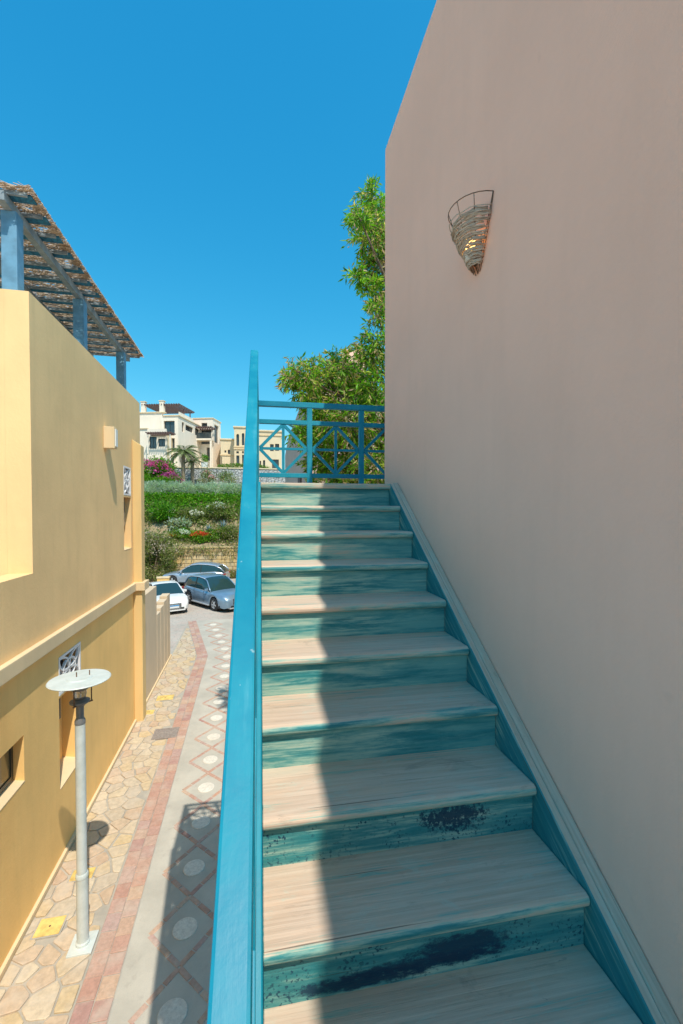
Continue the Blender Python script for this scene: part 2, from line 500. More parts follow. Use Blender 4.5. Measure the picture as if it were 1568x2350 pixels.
for k in range(1, NSTEP):
    y = TOP_Y - GO * k; z = tread_top(k)
    b = MB()
    # bullnose profile, (y, z) counter-clockwise from +X
    prof = [(y + 0.016, z - TH), (y + GO + NOSE + 0.012, z - TH), (y + GO + NOSE + 0.012, z), (y + 0.018, z), (y + 0.006, z - 0.006), (y, z - 0.016), (y + 0.002, z - 0.028), (y + 0.008, z - 0.036)]
    b.prism_x(prof, 0.002, W_ST - 0.002)
    b.build('tread', m_tread, stair, bevel=0.0025, seg=1)
for k in range(0, NSTEP - 1):
    y = TOP_Y - GO * k + NOSE; z = tread_top(k)
    b = MB(); b.box(0.003, W_ST - 0.003, y, y + 0.012, z - RISE, z - TH)
    mm = {8: m_riser8, 7: m_riser7, 6: m_riser6, 5: m_riser[0], 4: m_riser[0]}.get(k, m_riser[1] if k < 4 else m_riser[0])
    b.build('riser', mm, stair)
y_lo = TOP_Y - GO * (NSTEP - 1) - 0.05
def stringer(x0, x1, top, bot, mat):
    poly = [(y_lo, nose_z(y_lo) - bot), (TOP_Y + 0.05, nose_z(TOP_Y + 0.05) - bot), (TOP_Y + 0.05, TOP_Z + 0.004), (TOP_Y + 0.012, TOP_Z + 0.004), (y_lo, nose_z(y_lo) + top)]
    MB().prism_x(poly, x0, x1).build('stringer', mat, stair, bevel=0.004, seg=1)
m_string = m_step('stringer_paint', -0.08, 0.42, mint=0.15, slope=True)
m_string_top = m_step('stringer_cap_wood', 0.13, 0.06, mint=0.6, slope=True)
stringer(W_ST, W_ST + 0.032, 0.012, 0.30, m_string)
# cap board of the wall stringer, lying on the wall
poly = [(y_lo, nose_z(y_lo) - 0.05), (TOP_Y + 0.05, nose_z(TOP_Y + 0.05) - 0.05), (TOP_Y + 0.05, TOP_Z + 0.008), (TOP_Y + 0.012, TOP_Z + 0.008), (y_lo, nose_z(y_lo) + 0.020)]
MB().prism_x(poly, W_ST + 0.030, WALL_X - 0.002).build('stringer_cap', m_string_top, stair, bevel=0.006, seg=2)
stringer(-0.045, 0.0, 0.004, 0.30, M['blue_dull'])
# top landing of boards
m_board = m_step('landing_board_wood', 0.05, 0.10)
yb = TOP_Y
while yb < 4.50:
    b = MB()
    b.box(-0.09 if yb > TOP_Y + 0.1 else -0.002, 3.2 if yb > WALL_END + 0.02 else (WALL_X - 0.002), yb, yb + 0.128, TOP_Z - TH, TOP_Z)
    b.build('landing_board', m_board, stair, bevel=0.006 if yb > TOP_Y else 0.012)
    yb += 0.132
b = MB(); b.box(-0.085, 3.15, 4.30, 4.46, TOP_Z - 0.24, TOP_Z - TH - 0.002); b.build('landing_beam', m_string, stair)
b = MB(); b.box(-0.085, -0.005, TOP_Y + 0.08, 4.29, TOP_Z - 0.24, TOP_Z - TH - 0.002); b.build('landing_beam', m_string, stair)
for x in (-0.08, 3.05):
    b = MB(); b.box(x, x + 0.1, 4.33, 4.43, 0.0, TOP_Z - 0.24); b.build('support_post', M['blue_dull'], stair)
# half landing below the camera
zl = tread_top(NSTEP - 1) - RISE
b = MB(); b.box(-0.09, WALL_X - 0.01, -2.2, y_lo + GO * 1.1, zl - 0.06, zl); b.build('lower_landing', m_board, stair)
for x in (-0.05, 0.9):
    for y in (-2.1, y_lo + 0.05):
        b = MB(); b.box(x, x + 0.1, y, y + 0.1, 0, zl - 0.06); b.build('support_post', M['blue_dull'], stair)

# ---------------------------------------------------------------- railings
RX0, RX1 = -0.068, -0.014                 # handrail across
RXM = (RX0 + RX1) / 2
def diamond(par, a, b, c, d, t, mat, up):
    """a frame's four corners (points): diamond, cross"""
    a, b, c, d = map(Vector, (a, b, c, d))
    ms = [(a + b) / 2, (b + c) / 2, (c + d) / 2, (d + a) / 2]
    for i in range(4):
        e = (ms[(i + 1) % 4] - ms[i]).normalized() * 0.012
        MB().bar(ms[i] + e, ms[(i + 1) % 4] - e, t, t, up).build('diagonal_bar', mat, par)
    MB().bar(ms[0], ms[2], t * 0.92, t * 0.92, up).build('cross_bar', mat, par)
    MB().bar(ms[1], ms[3], t * 0.84, t * 0.84, up).build('cross_bar', mat, par)

rail = thing('stair_railing', 'long blue metal stair railing with diamond panels and a flat handrail', 'railing')
HR = 0.905                                 # handrail top above the nosing line
y_end, y_bot = 3.30, -0.9
def hz(y): return nose_z(y) + HR
def slab(y0, y1, off_top, th, x0, x1, name, bev=0.004):
    poly = [(y0, hz(y0) - off_top - th), (y1, hz(y1) - off_top - th), (y1, hz(y1) - off_top), (y0, hz(y0) - off_top)]
    MB().prism_x(poly, x0, x1).build(name, M['blue'], rail, bevel=bev)
slab(y_bot, y_end, 0.0, 0.052, RX0, RX1, 'handrail', 0.006)
slab(y_bot, 3.10, 0.205, 0.045, RX0 + 0.008, RX1 - 0.002, 'middle_rail')
slab(y_bot, 3.10, 0.80, 0.045, RX0 + 0.008, RX1 - 0.002, 'bottom_rail')
posts = [3.13, 2.62, 2.11, 1.60, 1.09, 0.58, 0.07, -0.44, -0.86]
for y in posts:
    b = MB(); b.box(RX0 + 0.006, RX1 - 0.003, y - 0.022, y + 0.022, nose_z(y) - 0.12, hz(y) - 0.055 - 0.02)
    b.build('baluster_post', M['blue'], rail)
for y1, y0 in zip(posts[:-1], posts[1:]):
    a, c = y0 + 0.025, y1 - 0.025
    P = lambda y, o: (RXM, y, hz(y) - o)
    diamond(rail, P(a, 0.80), P(c, 0.80), P(c, 0.25), P(a, 0.25), 0.026, M['blue'], (1, 0, 0))

lrail = thing('landing_railing', 'blue metal railing with diamond panels at the far edge of the stair landing', 'railing')
LY = 4.40
TZ = 6.497
def lbar(x0, x1, z0, z1, name, dy=0.02):
    b = MB(); b.box(x0, x1, LY - dy, LY + dy, z0, z1); b.build(name, M['blue_dull'], lrail, bevel=0.003, seg=1)
lbar(RX0, 3.05, TZ - 0.052, TZ, 'top_rail', 0.026)
lbar(-0.012, 3.05, TZ - 0.223, TZ - 0.18, 'middle_rail')
lbar(-0.012, 3.05, 5.745, 5.788, 'bottom_rail')
pxs = [-0.040, 0.487, 1.022, 1.557, 2.092, 2.627, 3.05]
for i, x in enumerate(pxs):
    b = MB(); b.box(x - 0.026, x + 0.026, LY - 0.023, LY + 0.023, TOP_Z - 0.02, TZ - 0.053); b.build('post', M['blue_dull'], lrail, bevel=0.003, seg=1)
for x0, x1 in zip(pxs[:-1], pxs[1:]):
    a, c = x0 + 0.028, x1 - 0.028
    diamond(lrail, (a, LY, 5.788), (c, LY, 5.788), (c, LY, TZ - 0.223), (a, LY, TZ - 0.223), 0.028, M['blue_dull'], (0, 1, 0))
# side of the landing, running back to the stair railing
for z0, z1, nm in ((TZ - 0.052, TZ, 'side_top_rail'), (TZ - 0.223, TZ - 0.18, 'side_middle_rail'), (5.745, 5.788, 'side_bottom_rail')):
    b = MB(); b.box(RX0 + 0.004, RX1 - 0.002, 3.16, LY - 0.027, z0, z1); b.build(nm, M['blue_dull'], lrail)
for y0, y1 in ((3.16, 3.76), (3.80, 4.37)):
    diamond(lrail, (RXM, y0, 5.788), (RXM, y1, 5.788), (RXM, y1, TZ - 0.223), (RXM, y0, TZ - 0.223), 0.026, M['blue_dull'], (1, 0, 0))
b = MB(); b.box(RX0 + 0.006, RX1 - 0.004, 3.76, 3.80, TOP_Z - 0.02, TZ - 0.053); b.build('post', M['blue_dull'], lrail)

# ---------------------------------------------------------------- wall sconce
sc = thing('wall_sconce', 'wire and woven twig basket sconce on the rose plaster wall', 'lamp', (WALL_X, 1.963, 6.545))
def half_ring(r, z, n=14, jr=0.0, a0=-pi / 2, a1=pi / 2):
    """points of a half ring bulging away from the wall (towards -X)"""
    pts = []
    for i in range(n + 1):
        a = a0 + (a1 - a0) * i / n
        rr = r * (1 + random.uniform(-jr, jr))
        pts.append((-rr * cos(a) - 0.004, rr * sin(a), z + random.uniform(-jr, jr) * 0.09))
    return pts
R_TOP, H_SC = 0.140, 0.292
def r_at(z): return 0.018 + (R_TOP - 0.018) * (z / H_SC) ** 0.8
b = MB(); b.tube(half_ring(R_TOP, H_SC), 0.0022, 5); b.build('rim_wire', M['rust'], sc, smooth=True)
b = MB()
for a in (-pi / 2, -0.95, -0.35, 0.3, 0.9, pi / 2):
    pts = []
    for i in range(9):
        z = H_SC * i / 8; r = r_at(z)
        pts.append((-r * cos(a) - 0.004, r * sin(a), z))
    b.tube(pts, 0.0018, 5)
b.tube([(-0.006, -R_TOP, H_SC), (-0.004, 0, 0.0)], 0.002, 5)
b.tube([(-0.006, R_TOP, H_SC), (-0.004, 0, 0.0)], 0.002, 5)
b.build('frame_wires', M['rust'], sc, smooth=True)
for i in range(74):
    z = 0.030 + 0.205 * (i / 73.0) + random.uniform(-0.006, 0.006)
    r = r_at(z) * random.uniform(0.97, 1.09)
    a0 = -pi / 2 + random.uniform(-0.02, 0.35) * (random.random() < 0.5)
    a1 = pi / 2 - random.uniform(0, 0.35) * (random.random() < 0.5)
    tilt = random.uniform(-0.10, 0.10)
    pts = half_ring(r, z, 12, 0.05, a0, a1)
    pts = [(p[0], p[1], p[2] + tilt * p[1]) for p in pts]
    b = MB(); b.tube(pts, random.uniform(0.0022, 0.0040), 5); b.build('twig', M['twig'], sc, smooth=True)
for i in range(9):
    a = random.uniform(0.35, 1.45); z = random.uniform(0.12, 0.23); r = r_at(z) * 1.05
    p0 = Vector((-r * cos(a), r * sin(a), z))
    p1 = p0 + Vector((-random.uniform(0.0, 0.03), random.uniform(0.0, 0.05), random.uniform(0.03, 0.12)))
    b = MB(); b.tube([p0, (p0 + p1) / 2 + Vector((-0.008, 0.004, 0)), p1], [0.0022, 0.0018, 0.001], 5); b.build('twig', M['twig'], sc, smooth=True)
b = MB(); b.lathe([(0.022, 0), (0.024, 0.03), (0.016, 0.045)], 14, (-0.045, 0.0, 0.055)); b.build('lamp_socket', M['porcelain'], sc, smooth=True)
n = N('warm_bulb'); n.done((0.9, 0.7, 0.4), 0.3)
n.b.inputs['Emission Color'].default_value = (1.0, 0.55, 0.16, 1); n.b.inputs['Emission Strength'].default_value = 2.5
b = MB(); b.lathe([(0.010, 0), (0.024, 0.022), (0.028, 0.042), (0.020, 0.062), (0.004, 0.070)], 16, (-0.045, 0.0, 0.101)); b.build('bulb', n.m, sc, smooth=True)
b = MB(); b.box(-0.012, -0.0005, -0.03, 0.03, 0.05, 0.15); b.build('back_plate', M['rust'], sc)
# ---------------------------------------------------------------- ground
m = N('ground_earth'); p = m.pos()
c = m.mix(m.ramp(m.noise(p, 0.35, 6, 0.6), 0.3, 0.7), (0.30, 0.25, 0.19), (0.42, 0.36, 0.28))
M['earth'] = m.done(c, 0.95, m.bump(m.noise(p, 14, 5), 0.5, 0.05), spec=0.2)
m = N('road_paving'); p = m.pos()
a = m.noise(p, 0.5, 6, 0.62); vv = m.voro(m.scaled(p, (1, 1, 0.0)), 4.2, 'DISTANCE_TO_EDGE'); vc = m.voro(m.scaled(p, (1, 1, 0.0)), 4.2, 'F1', 1)
c = m.mix(m.ramp(a, 0.3, 0.7), (0.42, 0.375, 0.325), (0.51, 0.46, 0.40))
bw = m.node('ShaderNodeRGBToBW'); m.put(bw.inputs[0], vc)
c = m.mix(m.ramp(bw.outputs[0], 0.2, 0.8, 0, 0.35), c, (0.55, 0.40, 0.34))
c = m.mix(m.ramp(vv, 0.0, 0.06, 0.5, 0), c, (0.30, 0.27, 0.24))
c = m.mix(m.ramp(m.noise(p, 2.2, 4), 0.58, 0.72, 0, 0.4), c, (0.28, 0.24, 0.21))
M['road'] = m.done(c, 0.92, m.bump(m.ramp(vv, 0, 0.08), 0.4, 0.015), spec=0.2)
b = MB()
b.add([(-900, -400, -0.012), (900, -400, -0.012), (900, 1800, -0.012), (-900, 1800, -0.012)], [(0, 1, 2, 3)])
tag(b.build('ground', M['earth']), kind='structure')
b = MB(); b.add([(-30, -12, -0.004), (9, -12, -0.004), (9, 37.6, -0.004), (-30, 37.6, -0.004)], [(0, 1, 2, 3)])
tag(b.build('parking_road', M['road']), kind='structure')

# alley frame: x out from the villa's facade, y along it
VA = radians(1.73)
VO = (-2.84, 0.0, 0.0)
def bend(y): return -0.185 * max(0.0, y - 16.9) if y < 16.9 or True else 0
def vil(x, y, z=0.0):
    return Vector((VO[0] + x * cos(VA) - y * sin(VA), VO[1] + x * sin(VA) + y * cos(VA), z))

m = N('alley_concrete'); p = m.pos()
a = m.noise(p, 1.1, 6, 0.65); f_ = m.noise(p, 120, 3)
c = m.mix(m.ramp(a, 0.3, 0.7), (0.42, 0.39, 0.335), (0.53, 0.49, 0.42))
c = m.mix(m.ramp(m.noise(p, 5, 5, 0.7), 0.56, 0.7, 0, 0.35), c, (0.34, 0.30, 0.26))
c = m.mix(m.ramp(f_, 0.6, 0.7, 0, 0.3), c, (0.25, 0.24, 0.22))
M['concrete'] = m.done(c, 0.93, m.bump(f_, 0.3, 0.004, m.bump(a, 0.3, 0.03)), spec=0.2)
m = N('mortar'); p = m.pos()
a = m.noise(p, 3, 6, 0.65)
c = m.mix(m.ramp(a, 0.3, 0.7), (0.36, 0.33, 0.285), (0.48, 0.43, 0.36))
M['mortar'] = m.done(c, 0.95, m.bump(m.noise(p, 60, 4), 0.5, 0.008), spec=0.2)
M['flag'] = m_piece('flagstone', [(0.62, 0.46, 0.28), (0.66, 0.54, 0.38), (0.58, 0.40, 0.27), (0.70, 0.58, 0.42), (0.55, 0.45, 0.34), (0.68, 0.50, 0.27), (0.60, 0.47, 0.36)], 0.85, 14, 0.5)
M['brick'] = m_piece('red_paver', [(0.50, 0.26, 0.20), (0.56, 0.34, 0.26), (0.46, 0.25, 0.22), (0.60, 0.40, 0.28), (0.50, 0.33, 0.30), (0.58, 0.30, 0.20)], 0.9, 24, 0.4)
M['disc'] = m_piece('round_paver', [(0.84, 0.78, 0.68), (0.80, 0.75, 0.66), (0.82, 0.74, 0.63)], 0.9, 30, 0.5)

def bedsheet(name, x0, x1, y0, y1, z, mat, bent=True):
    b = MB()
    ys = np.linspace(y0, y1, 40)
    for i in range(39):
        a, c = ys[i], ys[i + 1]
        s0, s1 = (bend(a), bend(c)) if bent else (0, 0)
        X0a = x0 if x0 <= 0.05 else x0 + s0
        X0c = x0 if x0 <= 0.05 else x0 + s1
        b.add([(X0a, a, z), (x1 + s0, a, z), (x1 + s1, c, z), (X0c, c, z)], [(0, 1, 2, 3)])
    o = b.build(name, mat, loc=VO, rot=(0, 0, VA))
    return tag(o, kind='structure')
flags = bedsheet('flagstone_pavement', -0.02, 0.98, -2, 22.5, 0.004, M['mortar'])
band = bedsheet('brick_band', 0.972, 1.378, -2, 22.5, 0.008, M['mortar'])
alley = bedsheet('alley', 1.37, 6.5, -2, 22.5, 0.004, M['concrete'])

COVERS = [(0.315, 6.13, 0.30, 0.26), (0.43, 6.94, 0.30, 0.20), (0.50, 13.22, 0.46, 0.34), (0.26, 12.33, 0.22, 0.26)]
DRAIN = (0.88, 11.05, 0.56, 0.50)

def clip(poly, nx, ny, c):
    out = []
    for i in range(len(poly)):
        a, b_ = poly[i], poly[(i + 1) % len(poly)]
        da, db = nx * a[0] + ny * a[1] - c, nx * b_[0] + ny * b_[1] - c
        if da <= 0: out.append(a)
        if da * db < 0:
            t = da / (da - db); out.append((a[0] + (b_[0] - a[0]) * t, a[1] + (b_[1] - a[1]) * t))
    return out
# crazy paving
rng = random.Random(11)
seeds = []
y = 3.3
tries = 0
while tries < 9000 and len(seeds) < 275:
    tries += 1
    s = (rng.uniform(-0.02, 1.0), 3.4 + 18.8 * rng.random())
    dmin = rng.choice([0.17, 0.22, 0.28, 0.36])
    if all((s[0] - t[0]) ** 2 + ((s[1] - t[1]) * 0.85) ** 2 > dmin * dmin for t in seeds): seeds.append(s)
for s in seeds:
    x1 = 0.955 + bend(s[1])
    if s[0] > x1: continue
    poly = [(0.055, s[1] - 0.5), (x1, s[1] - 0.5), (x1, s[1] + 0.5), (0.055, s[1] + 0.5)]
    for t in sorted(seeds, key=lambda t: (t[0] - s[0]) ** 2 + (t[1] - s[1]) ** 2)[1:18]:
        dx, dy = t[0] - s[0], t[1] - s[1]; L = sqrt(dx * dx + dy * dy)
        c = ((t[0] ** 2 + t[1] ** 2) - (s[0] ** 2 + s[1] ** 2)) / (2 * L) - rng.uniform(0.004, 0.020)
        poly = clip(poly, dx / L, dy / L, c)
        if len(poly) < 3: break
    if len(poly) < 3: continue
    cx = sum(q[0] for q in poly) / len(poly); cy = sum(q[1] for q in poly) / len(poly)
    if any(abs(cx - k[0]) < k[2] / 2 and abs(cy - k[1]) < k[3] / 2 for k in COVERS + [DRAIN]): continue
    # knock the corners off
    rp = []
    for i in range(len(poly)):
        a, v, c_ = poly[i - 1], poly[i], poly[(i + 1) % len(poly)]
        k = rng.uniform(0.04, 0.16)
        rp.append((v[0] + (a[0] - v[0]) * k, v[1] + (a[1] - v[1]) * k)); k = rng.uniform(0.04, 0.16)
        rp.append((v[0] + (c_[0] - v[0]) * k, v[1] + (c_[1] - v[1]) * k))
    h = 0.018 + rng.uniform(0, 0.009)
    n_ = len(rp)
    ctr = (cx, cy)
    top = [(x + (cx - x) * 0.05, y + (cy - y) * 0.05) for x, y in rp]
    vs = [(x, y, 0.0) for x, y in rp] + [(x, y, h - 0.005) for x, y in rp] + [(x, y, h + rng.uniform(-.002, .002)) for x, y in top]
    fs = []
    for lev in range(2):
        fs += [(lev * n_ + i, lev * n_ + (i + 1) % n_, (lev + 1) * n_ + (i + 1) % n_, (lev + 1) * n_ + i) for i in range(n_)]
    fs.append(tuple(range(2 * n_, 3 * n_)))
    MB().add(vs, fs).build('flagstone', M['flag'], flags)

def block_mesh(name, lx, ly, h, bv=0.006):
    b = MB(); b.box(-lx / 2, lx / 2, -ly / 2, ly / 2, 0, h - bv)
    b.v[4:8] = [(x, y, h - bv) for x, y, z in b.v[4:8]]
    t = [(x * (1 - 2 * bv / lx), y * (1 - 2 * bv / ly), h) for x, y in ((-lx / 2, -ly / 2), (lx / 2, -ly / 2), (lx / 2, ly / 2), (-lx / 2, ly / 2))]
    b = MB()
    lo = [(-lx / 2, -ly / 2, 0), (lx / 2, -ly / 2, 0), (lx / 2, ly / 2, 0), (-lx / 2, ly / 2, 0)]
    md = [(x, y, h - bv) for x, y, z in lo]
    vs = lo + md + t
    fs = [(0, 1, 5, 4), (1, 2, 6, 5), (2, 3, 7, 6), (3, 0, 4, 7), (4, 5, 9, 8), (5, 6, 10, 9), (6, 7, 11, 10), (7, 4, 8, 11), (8, 9, 10, 11)]
    return MB().add(vs, fs).mesh(name)
bm1 = [block_mesh('brick', 0.188, l, 0.020) for l in (0.21, 0.25, 0.29)]
for me in bm1: me.materials.append(M['brick'])
for col in range(2):
    y = 3.4 + 0.1 * col
    while y < 22.3:
        i = rng.randrange(3); L = (0.21, 0.25, 0.29)[i]
        yc = y + L / 2
        link('brick', bm1[i], None, band, (0.972 + 0.105 + 0.197 * col + bend(yc) + rng.uniform(-.003, .003), yc, 0.001 + rng.uniform(-0.004, 0.003)), (rng.uniform(-.01, .01), rng.uniform(-.01, .01), rng.uniform(-.02, .02) + (0.18 if yc > 16.9 else 0)))
        y += L + 0.012
# diamonds of bricks round a paver, one every metre
bm2 = block_mesh('brick', 0.20, 0.068, 0.012); bm2.materials.append(M['brick'])
b = MB(); b.lathe([(0.155, 0.0), (0.155, 0.010), (0.148, 0.014)], 22); dm = b.mesh('round_paver'); dm.materials.append(M['disc'])
for i in range(19):
    yc = 3.78 + 0.985 * i; xc = 2.03 + bend(yc) + (0.05 if yc > 14 else 0)
    link('round_paver', dm, None, alley, (xc, yc, 0.001), (0, 0, rng.random()))
    tips = [(-0.43, 0), (0, 0.485), (0.43, 0), (0, -0.485)]
    for k in range(4):
        a, c = tips[k], tips[(k + 1) % 4]
        for j in range(3):
            t = (j + 0.5) / 3
            link('brick', bm2, None, alley, (xc + a[0] + (c[0] - a[0]) * t, yc + a[1] + (c[1] - a[1]) * t, 0.001 + rng.uniform(-.003, .001)), (0, 0, atan2(c[1] - a[1], c[0] - a[0]) + rng.uniform(-.03, .03)))

YC_LAB = ['rusty yellow utility cover set in the flagstones beside the lamp post base', 'yellow utility cover under the lamp disc shadow', 'wide yellow utility cover in the flagstones past the ochre pilaster', 'small yellow utility cover close to the foot of the ochre pilaster']
for (x, y, lx, ly), lab in zip(COVERS, YC_LAB):
    o = thing('utility_cover', lab, 'cover', vil(x, y, 0.004), VA)
    b = MB(); b.box(-lx / 2, lx / 2, -ly / 2, ly / 2, 0, 0.026); b.build('lid', M['yellow_cover'], o, bevel=0.004)
    b = MB()
    for s in (-1, 1):
        b.box(s * (lx / 2 + 0.012) - 0.01, s * (lx / 2 + 0.012) + 0.01, -ly / 2 - 0.02, ly / 2 + 0.02, 0, 0.022)
        b.box(-lx / 2 - 0.002, lx / 2 + 0.002, s * (ly / 2 + 0.012) - 0.009, s * (ly / 2 + 0.012) + 0.009, 0, 0.021)
    b.build('rim', M['mortar'], o)
    b = MB(); b.lathe([(0.014, 0), (0.012, 0.004)], 10, (0, 0, 0.026)); b.build('lifting_eye', M['rust'], o)
x, y, lx, ly = DRAIN
o = thing('drain_cover', 'square brown iron drain cover with ribbed slats in the flagstone pavement', 'cover', vil(x, y, 0.004), VA)
b = MB(); b.box(-lx / 2, lx / 2, -ly / 2, ly / 2, 0, 0.022); b.build('lid', M['grate'], o, bevel=0.003)
b = MB()
for s in (-1, 1):
    b.box(s * (lx / 2 - 0.02) - 0.02, s * (lx / 2 - 0.02) + 0.02, -ly / 2, ly / 2, 0.0222, 0.032)
    b.box(-lx / 2 + 0.041, lx / 2 - 0.041, s * (ly / 2 - 0.02) - 0.02, s * (ly / 2 - 0.02) + 0.02, 0.0222, 0.032)
b.build('rim', M['grate'], o)
for i in range(9):
    xx = -lx / 2 + 0.075 + i * (lx - 0.15) / 8
    b = MB(); b.box(xx - 0.012, xx + 0.012, -ly / 2 + 0.06, ly / 2 - 0.06, 0.0222, 0.031); b.build('rib', M['grate'], o)

# ---------------------------------------------------------------- ochre villa on the left
vl = thing('villa', 'ochre plastered villa with a cornice, pilaster and roof pergola along the alley', 'house', VO, VA)
VT = 8.35
n3 = (4.6, 6.24, 1.915, 2.515); n2 = (7.32, 8.22, 1.12, 2.53); g2 = (7.32, 8.22, 2.56, 3.16)
n1 = (11.04, 11.68, 4.50, 5.76); g1 = (11.04, 11.68, 5.80, 6.50)
b = MB(); b.panel('x', -0.30, 0.30, (1.5, 12.7, 0.0, 3.45), [n3, n2, g2]); b.build('lower_wall', M['ochre_low'], vl)
b = MB(); b.panel('x', -0.30, 0.30, (1.5, 12.7, 3.45, VT), [(1.5, 6.55, 4.57, VT), n1, g1]); b.build('upper_wall', M['ochre_up'], vl)
b = MB(); b.box(-7.0, -0.301, 6.55, 6.85, 4.3, VT); b.build('end_wall', M['ochre_up'], vl)
b = MB(); b.box(-7.0, -0.301, 12.40, 12.70, 0, VT); b.build('far_wall', M['ochre_up'], vl)
b = MB(); b.box(-7.3, -7.0, 1.5, 12.70, 0, VT); b.build('back_wall', M['ochre_up'], vl)
b = MB(); b.box(-7.0, -0.301, 1.5, 6.549, 4.0, 4.2); b.build('terrace_floor', M['sand'], vl)
b = MB(); b.box(-7.0, -0.301, 6.851, 12.399, 7.8, 8.0); b.build('roof', M['sand'], vl)
b = MB(); b.box(-7.0, -0.301, 1.5, 1.8, 0, 4.0); b.build('front_wall', M['ochre_low'], vl)
# cornice wraps round the pilaster
b = MB(); b.box(0.0, 0.085, 1.5, 11.765, 3.405, 3.60); b.box(0.0, 0.285, 11.766, 12.29, 3.40, 3.61); b.build('cornice', M['ochre_trim'], vl, bevel=0.012)
b = MB()
b.add([(0, 11.85, 0), (0.205, 11.85, 0), (0.205, 12.2, 0), (0, 12.2, 0), (0, 11.85, 7.24), (0.205, 11.85, 7.10), (0.205, 12.2, 7.10), (0, 12.2, 7.24)],
      [(3, 2, 1, 0), (4, 5, 6, 7), (0, 1, 5, 4), (1, 2, 6, 5), (2, 3, 7, 6), (3, 0, 4, 7)])
b.build('pilaster', M['ochre_pil'], vl, bevel=0.012)
b = MB(); b.box(0.001, 0.048, 1.5, 11.849, 0.0, 0.085); b.build('base_kerb', M['ochre_trim'], vl, bevel=0.006)
def niche(hole, depth, win, frame_mat, glass_mat):
    y0, y1, z0, z1 = hole
    b = MB(); b.box(-0.33, -0.301, y0 - 0.05, y1 + 0.05, z0 - 0.05, z1 + 0.05); b.build('niche_back', M['ochre_low'] if z1 < 3.4 else M['ochre_up'], vl)
    b = MB(); b.add([(-0.300, y0, z0 + 0.055), (-0.300, y1, z0 + 0.055), (0.004, y1, z0 + 0.001), (0.004, y0, z0 + 0.001)], [(0, 3, 2, 1)])
    b.add([(0.004, y0, z0 + 0.001), (0.004, y1, z0 + 0.001), (0.004, y1, z0 - 0.012), (0.004, y0, z0 - 0.012)], [(0, 3, 2, 1)])
    b.build('sill', M['ochre_trim'], vl)
    if win:
        wy0, wy1, wz0, wz1 = win
        wdw = MB().panel('x', -depth - 0.04, 0.04, win, [(wy0 + 0.05, wy1 - 0.05, wz0 + 0.05, wz1 - 0.05)]).build('window', frame_mat, vl)
        b = MB(); b.box(-depth - 0.03, -depth - 0.015, wy0 + 0.05, wy1 - 0.05, wz0 + 0.05, wz1 - 0.05); b.build('pane', glass_mat, wdw)
niche(n3, 0.12, (4.62, 6.225, 1.965, 2.51), M['frame_dark'], M['glass_tan'])
niche(n2, 0.16, (7.33, 7.80, 2.03, 2.525), M['frame_dark'], M['glass_tan'])
niche(n1, 0.14, (11.05, 11.67, 5.05, 5.75), M['frame_alu'], M['glass'])
b = MB()
for i in range(9): b.box(-0.135, -0.115, 11.10, 11.62, 5.10 + i * 0.032, 5.118 + i * 0.032)
b.build('louvre', M['frame_alu'], vl)
def grille(hole):
    y0, y1, z0, z1 = hole
    g = MB().panel('x', -0.05, 0.055, (y0 + 0.004, y1 - 0.004, z0 + 0.004, z1 - 0.004), [(y0 + 0.045, y1 - 0.045, z0 + 0.045, z1 - 0.045)]).build('grille', M['lattice'], vl)
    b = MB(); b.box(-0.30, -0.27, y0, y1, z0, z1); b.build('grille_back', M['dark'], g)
    cy, cz = (y0 + y1) / 2, (z0 + z1) / 2; hw, hh = (y1 - y0) / 2 - 0.045, (z1 - z0) / 2 - 0.045
    b = MB()
    for k in range(4):                        # interlaced petals
        a = pi / 4 + k * pi / 2
        for s in (-1, 1):
            pts = []
            for i in range(9):
                t = i / 8.0
                yy = cy + hw * (t * cos(a) * 1.41 + s * 0.34 * sin(pi * t) * -sin(a)); zz = cz + hh * (t * sin(a) * 1.41 + s * 0.34 * sin(pi * t) * cos(a))
                pts.append((-0.022, min(max(yy, y0 + 0.03), y1 - 0.03), min(max(zz, z0 + 0.03), z1 - 0.03)))
            for p, q in zip(pts[:-1], pts[1:]): b.bar(p, q, 0.028, 0.035, (1, 0, 0))
    ring = [(-0.022, cy + hw * 0.62 * cos(2 * pi * i / 20), cz + hh * 0.62 * sin(2 * pi * i / 20)) for i in range(21)]
    for p, q in zip(ring[:-1], ring[1:]): b.bar(p, q, 0.03, 0.038, (1, 0, 0))
    b.build('tracery', M['lattice'], g)
grille(g2); grille(g1)
b = MB(); b.box(0.0, 0.205, 9.60, 9.79, 6.70, 7.14); hood = b.build('wall_light_hood', M['ochre_trim'], vl, bevel=0.01)
b = MB(); b.box(0.2055, 0.225, 9.63, 9.76, 6.745, 7.095); b.build('hood_plate', M['white'], hood)
n_ = N('wall_crack'); 
# ---------------------------------------------------------------- roof pergola of the villa
pg = thing('roof_pergola', 'blue timber pergola with a ragged reed mat roof on the ochre villa', 'pergola', VO, VA)
PZ = 9.60
for y in (6.72, 9.18, 11.95):
    b = MB(); b.box(-0.355, -0.165, y - 0.095, y + 0.095, VT, PZ - 0.17); b.build('post', M['blue_post'], pg, bevel=0.01)
    b = MB(); b.box(-3.0, -2.82, y - 0.09, y + 0.09, 8.0, PZ - 0.17); b.build('post', M['blue_post'], pg)
for x in (-0.26, -1.15, -2.9):
    b = MB(); b.box(x - 0.05, x + 0.05, 6.42, 12.62, PZ - 0.17, PZ - 0.045); b.build('beam', M['blue_beam'], pg, bevel=0.008)
yy = 6.50
while yy < 12.66:
    b = MB(); b.box(-3.2, 0.02, yy - 0.015, yy + 0.015, PZ - 0.044, PZ + 0.009); b.build('rafter', M['blue_beam'], pg)
    yy += 0.44
yy = 6.62
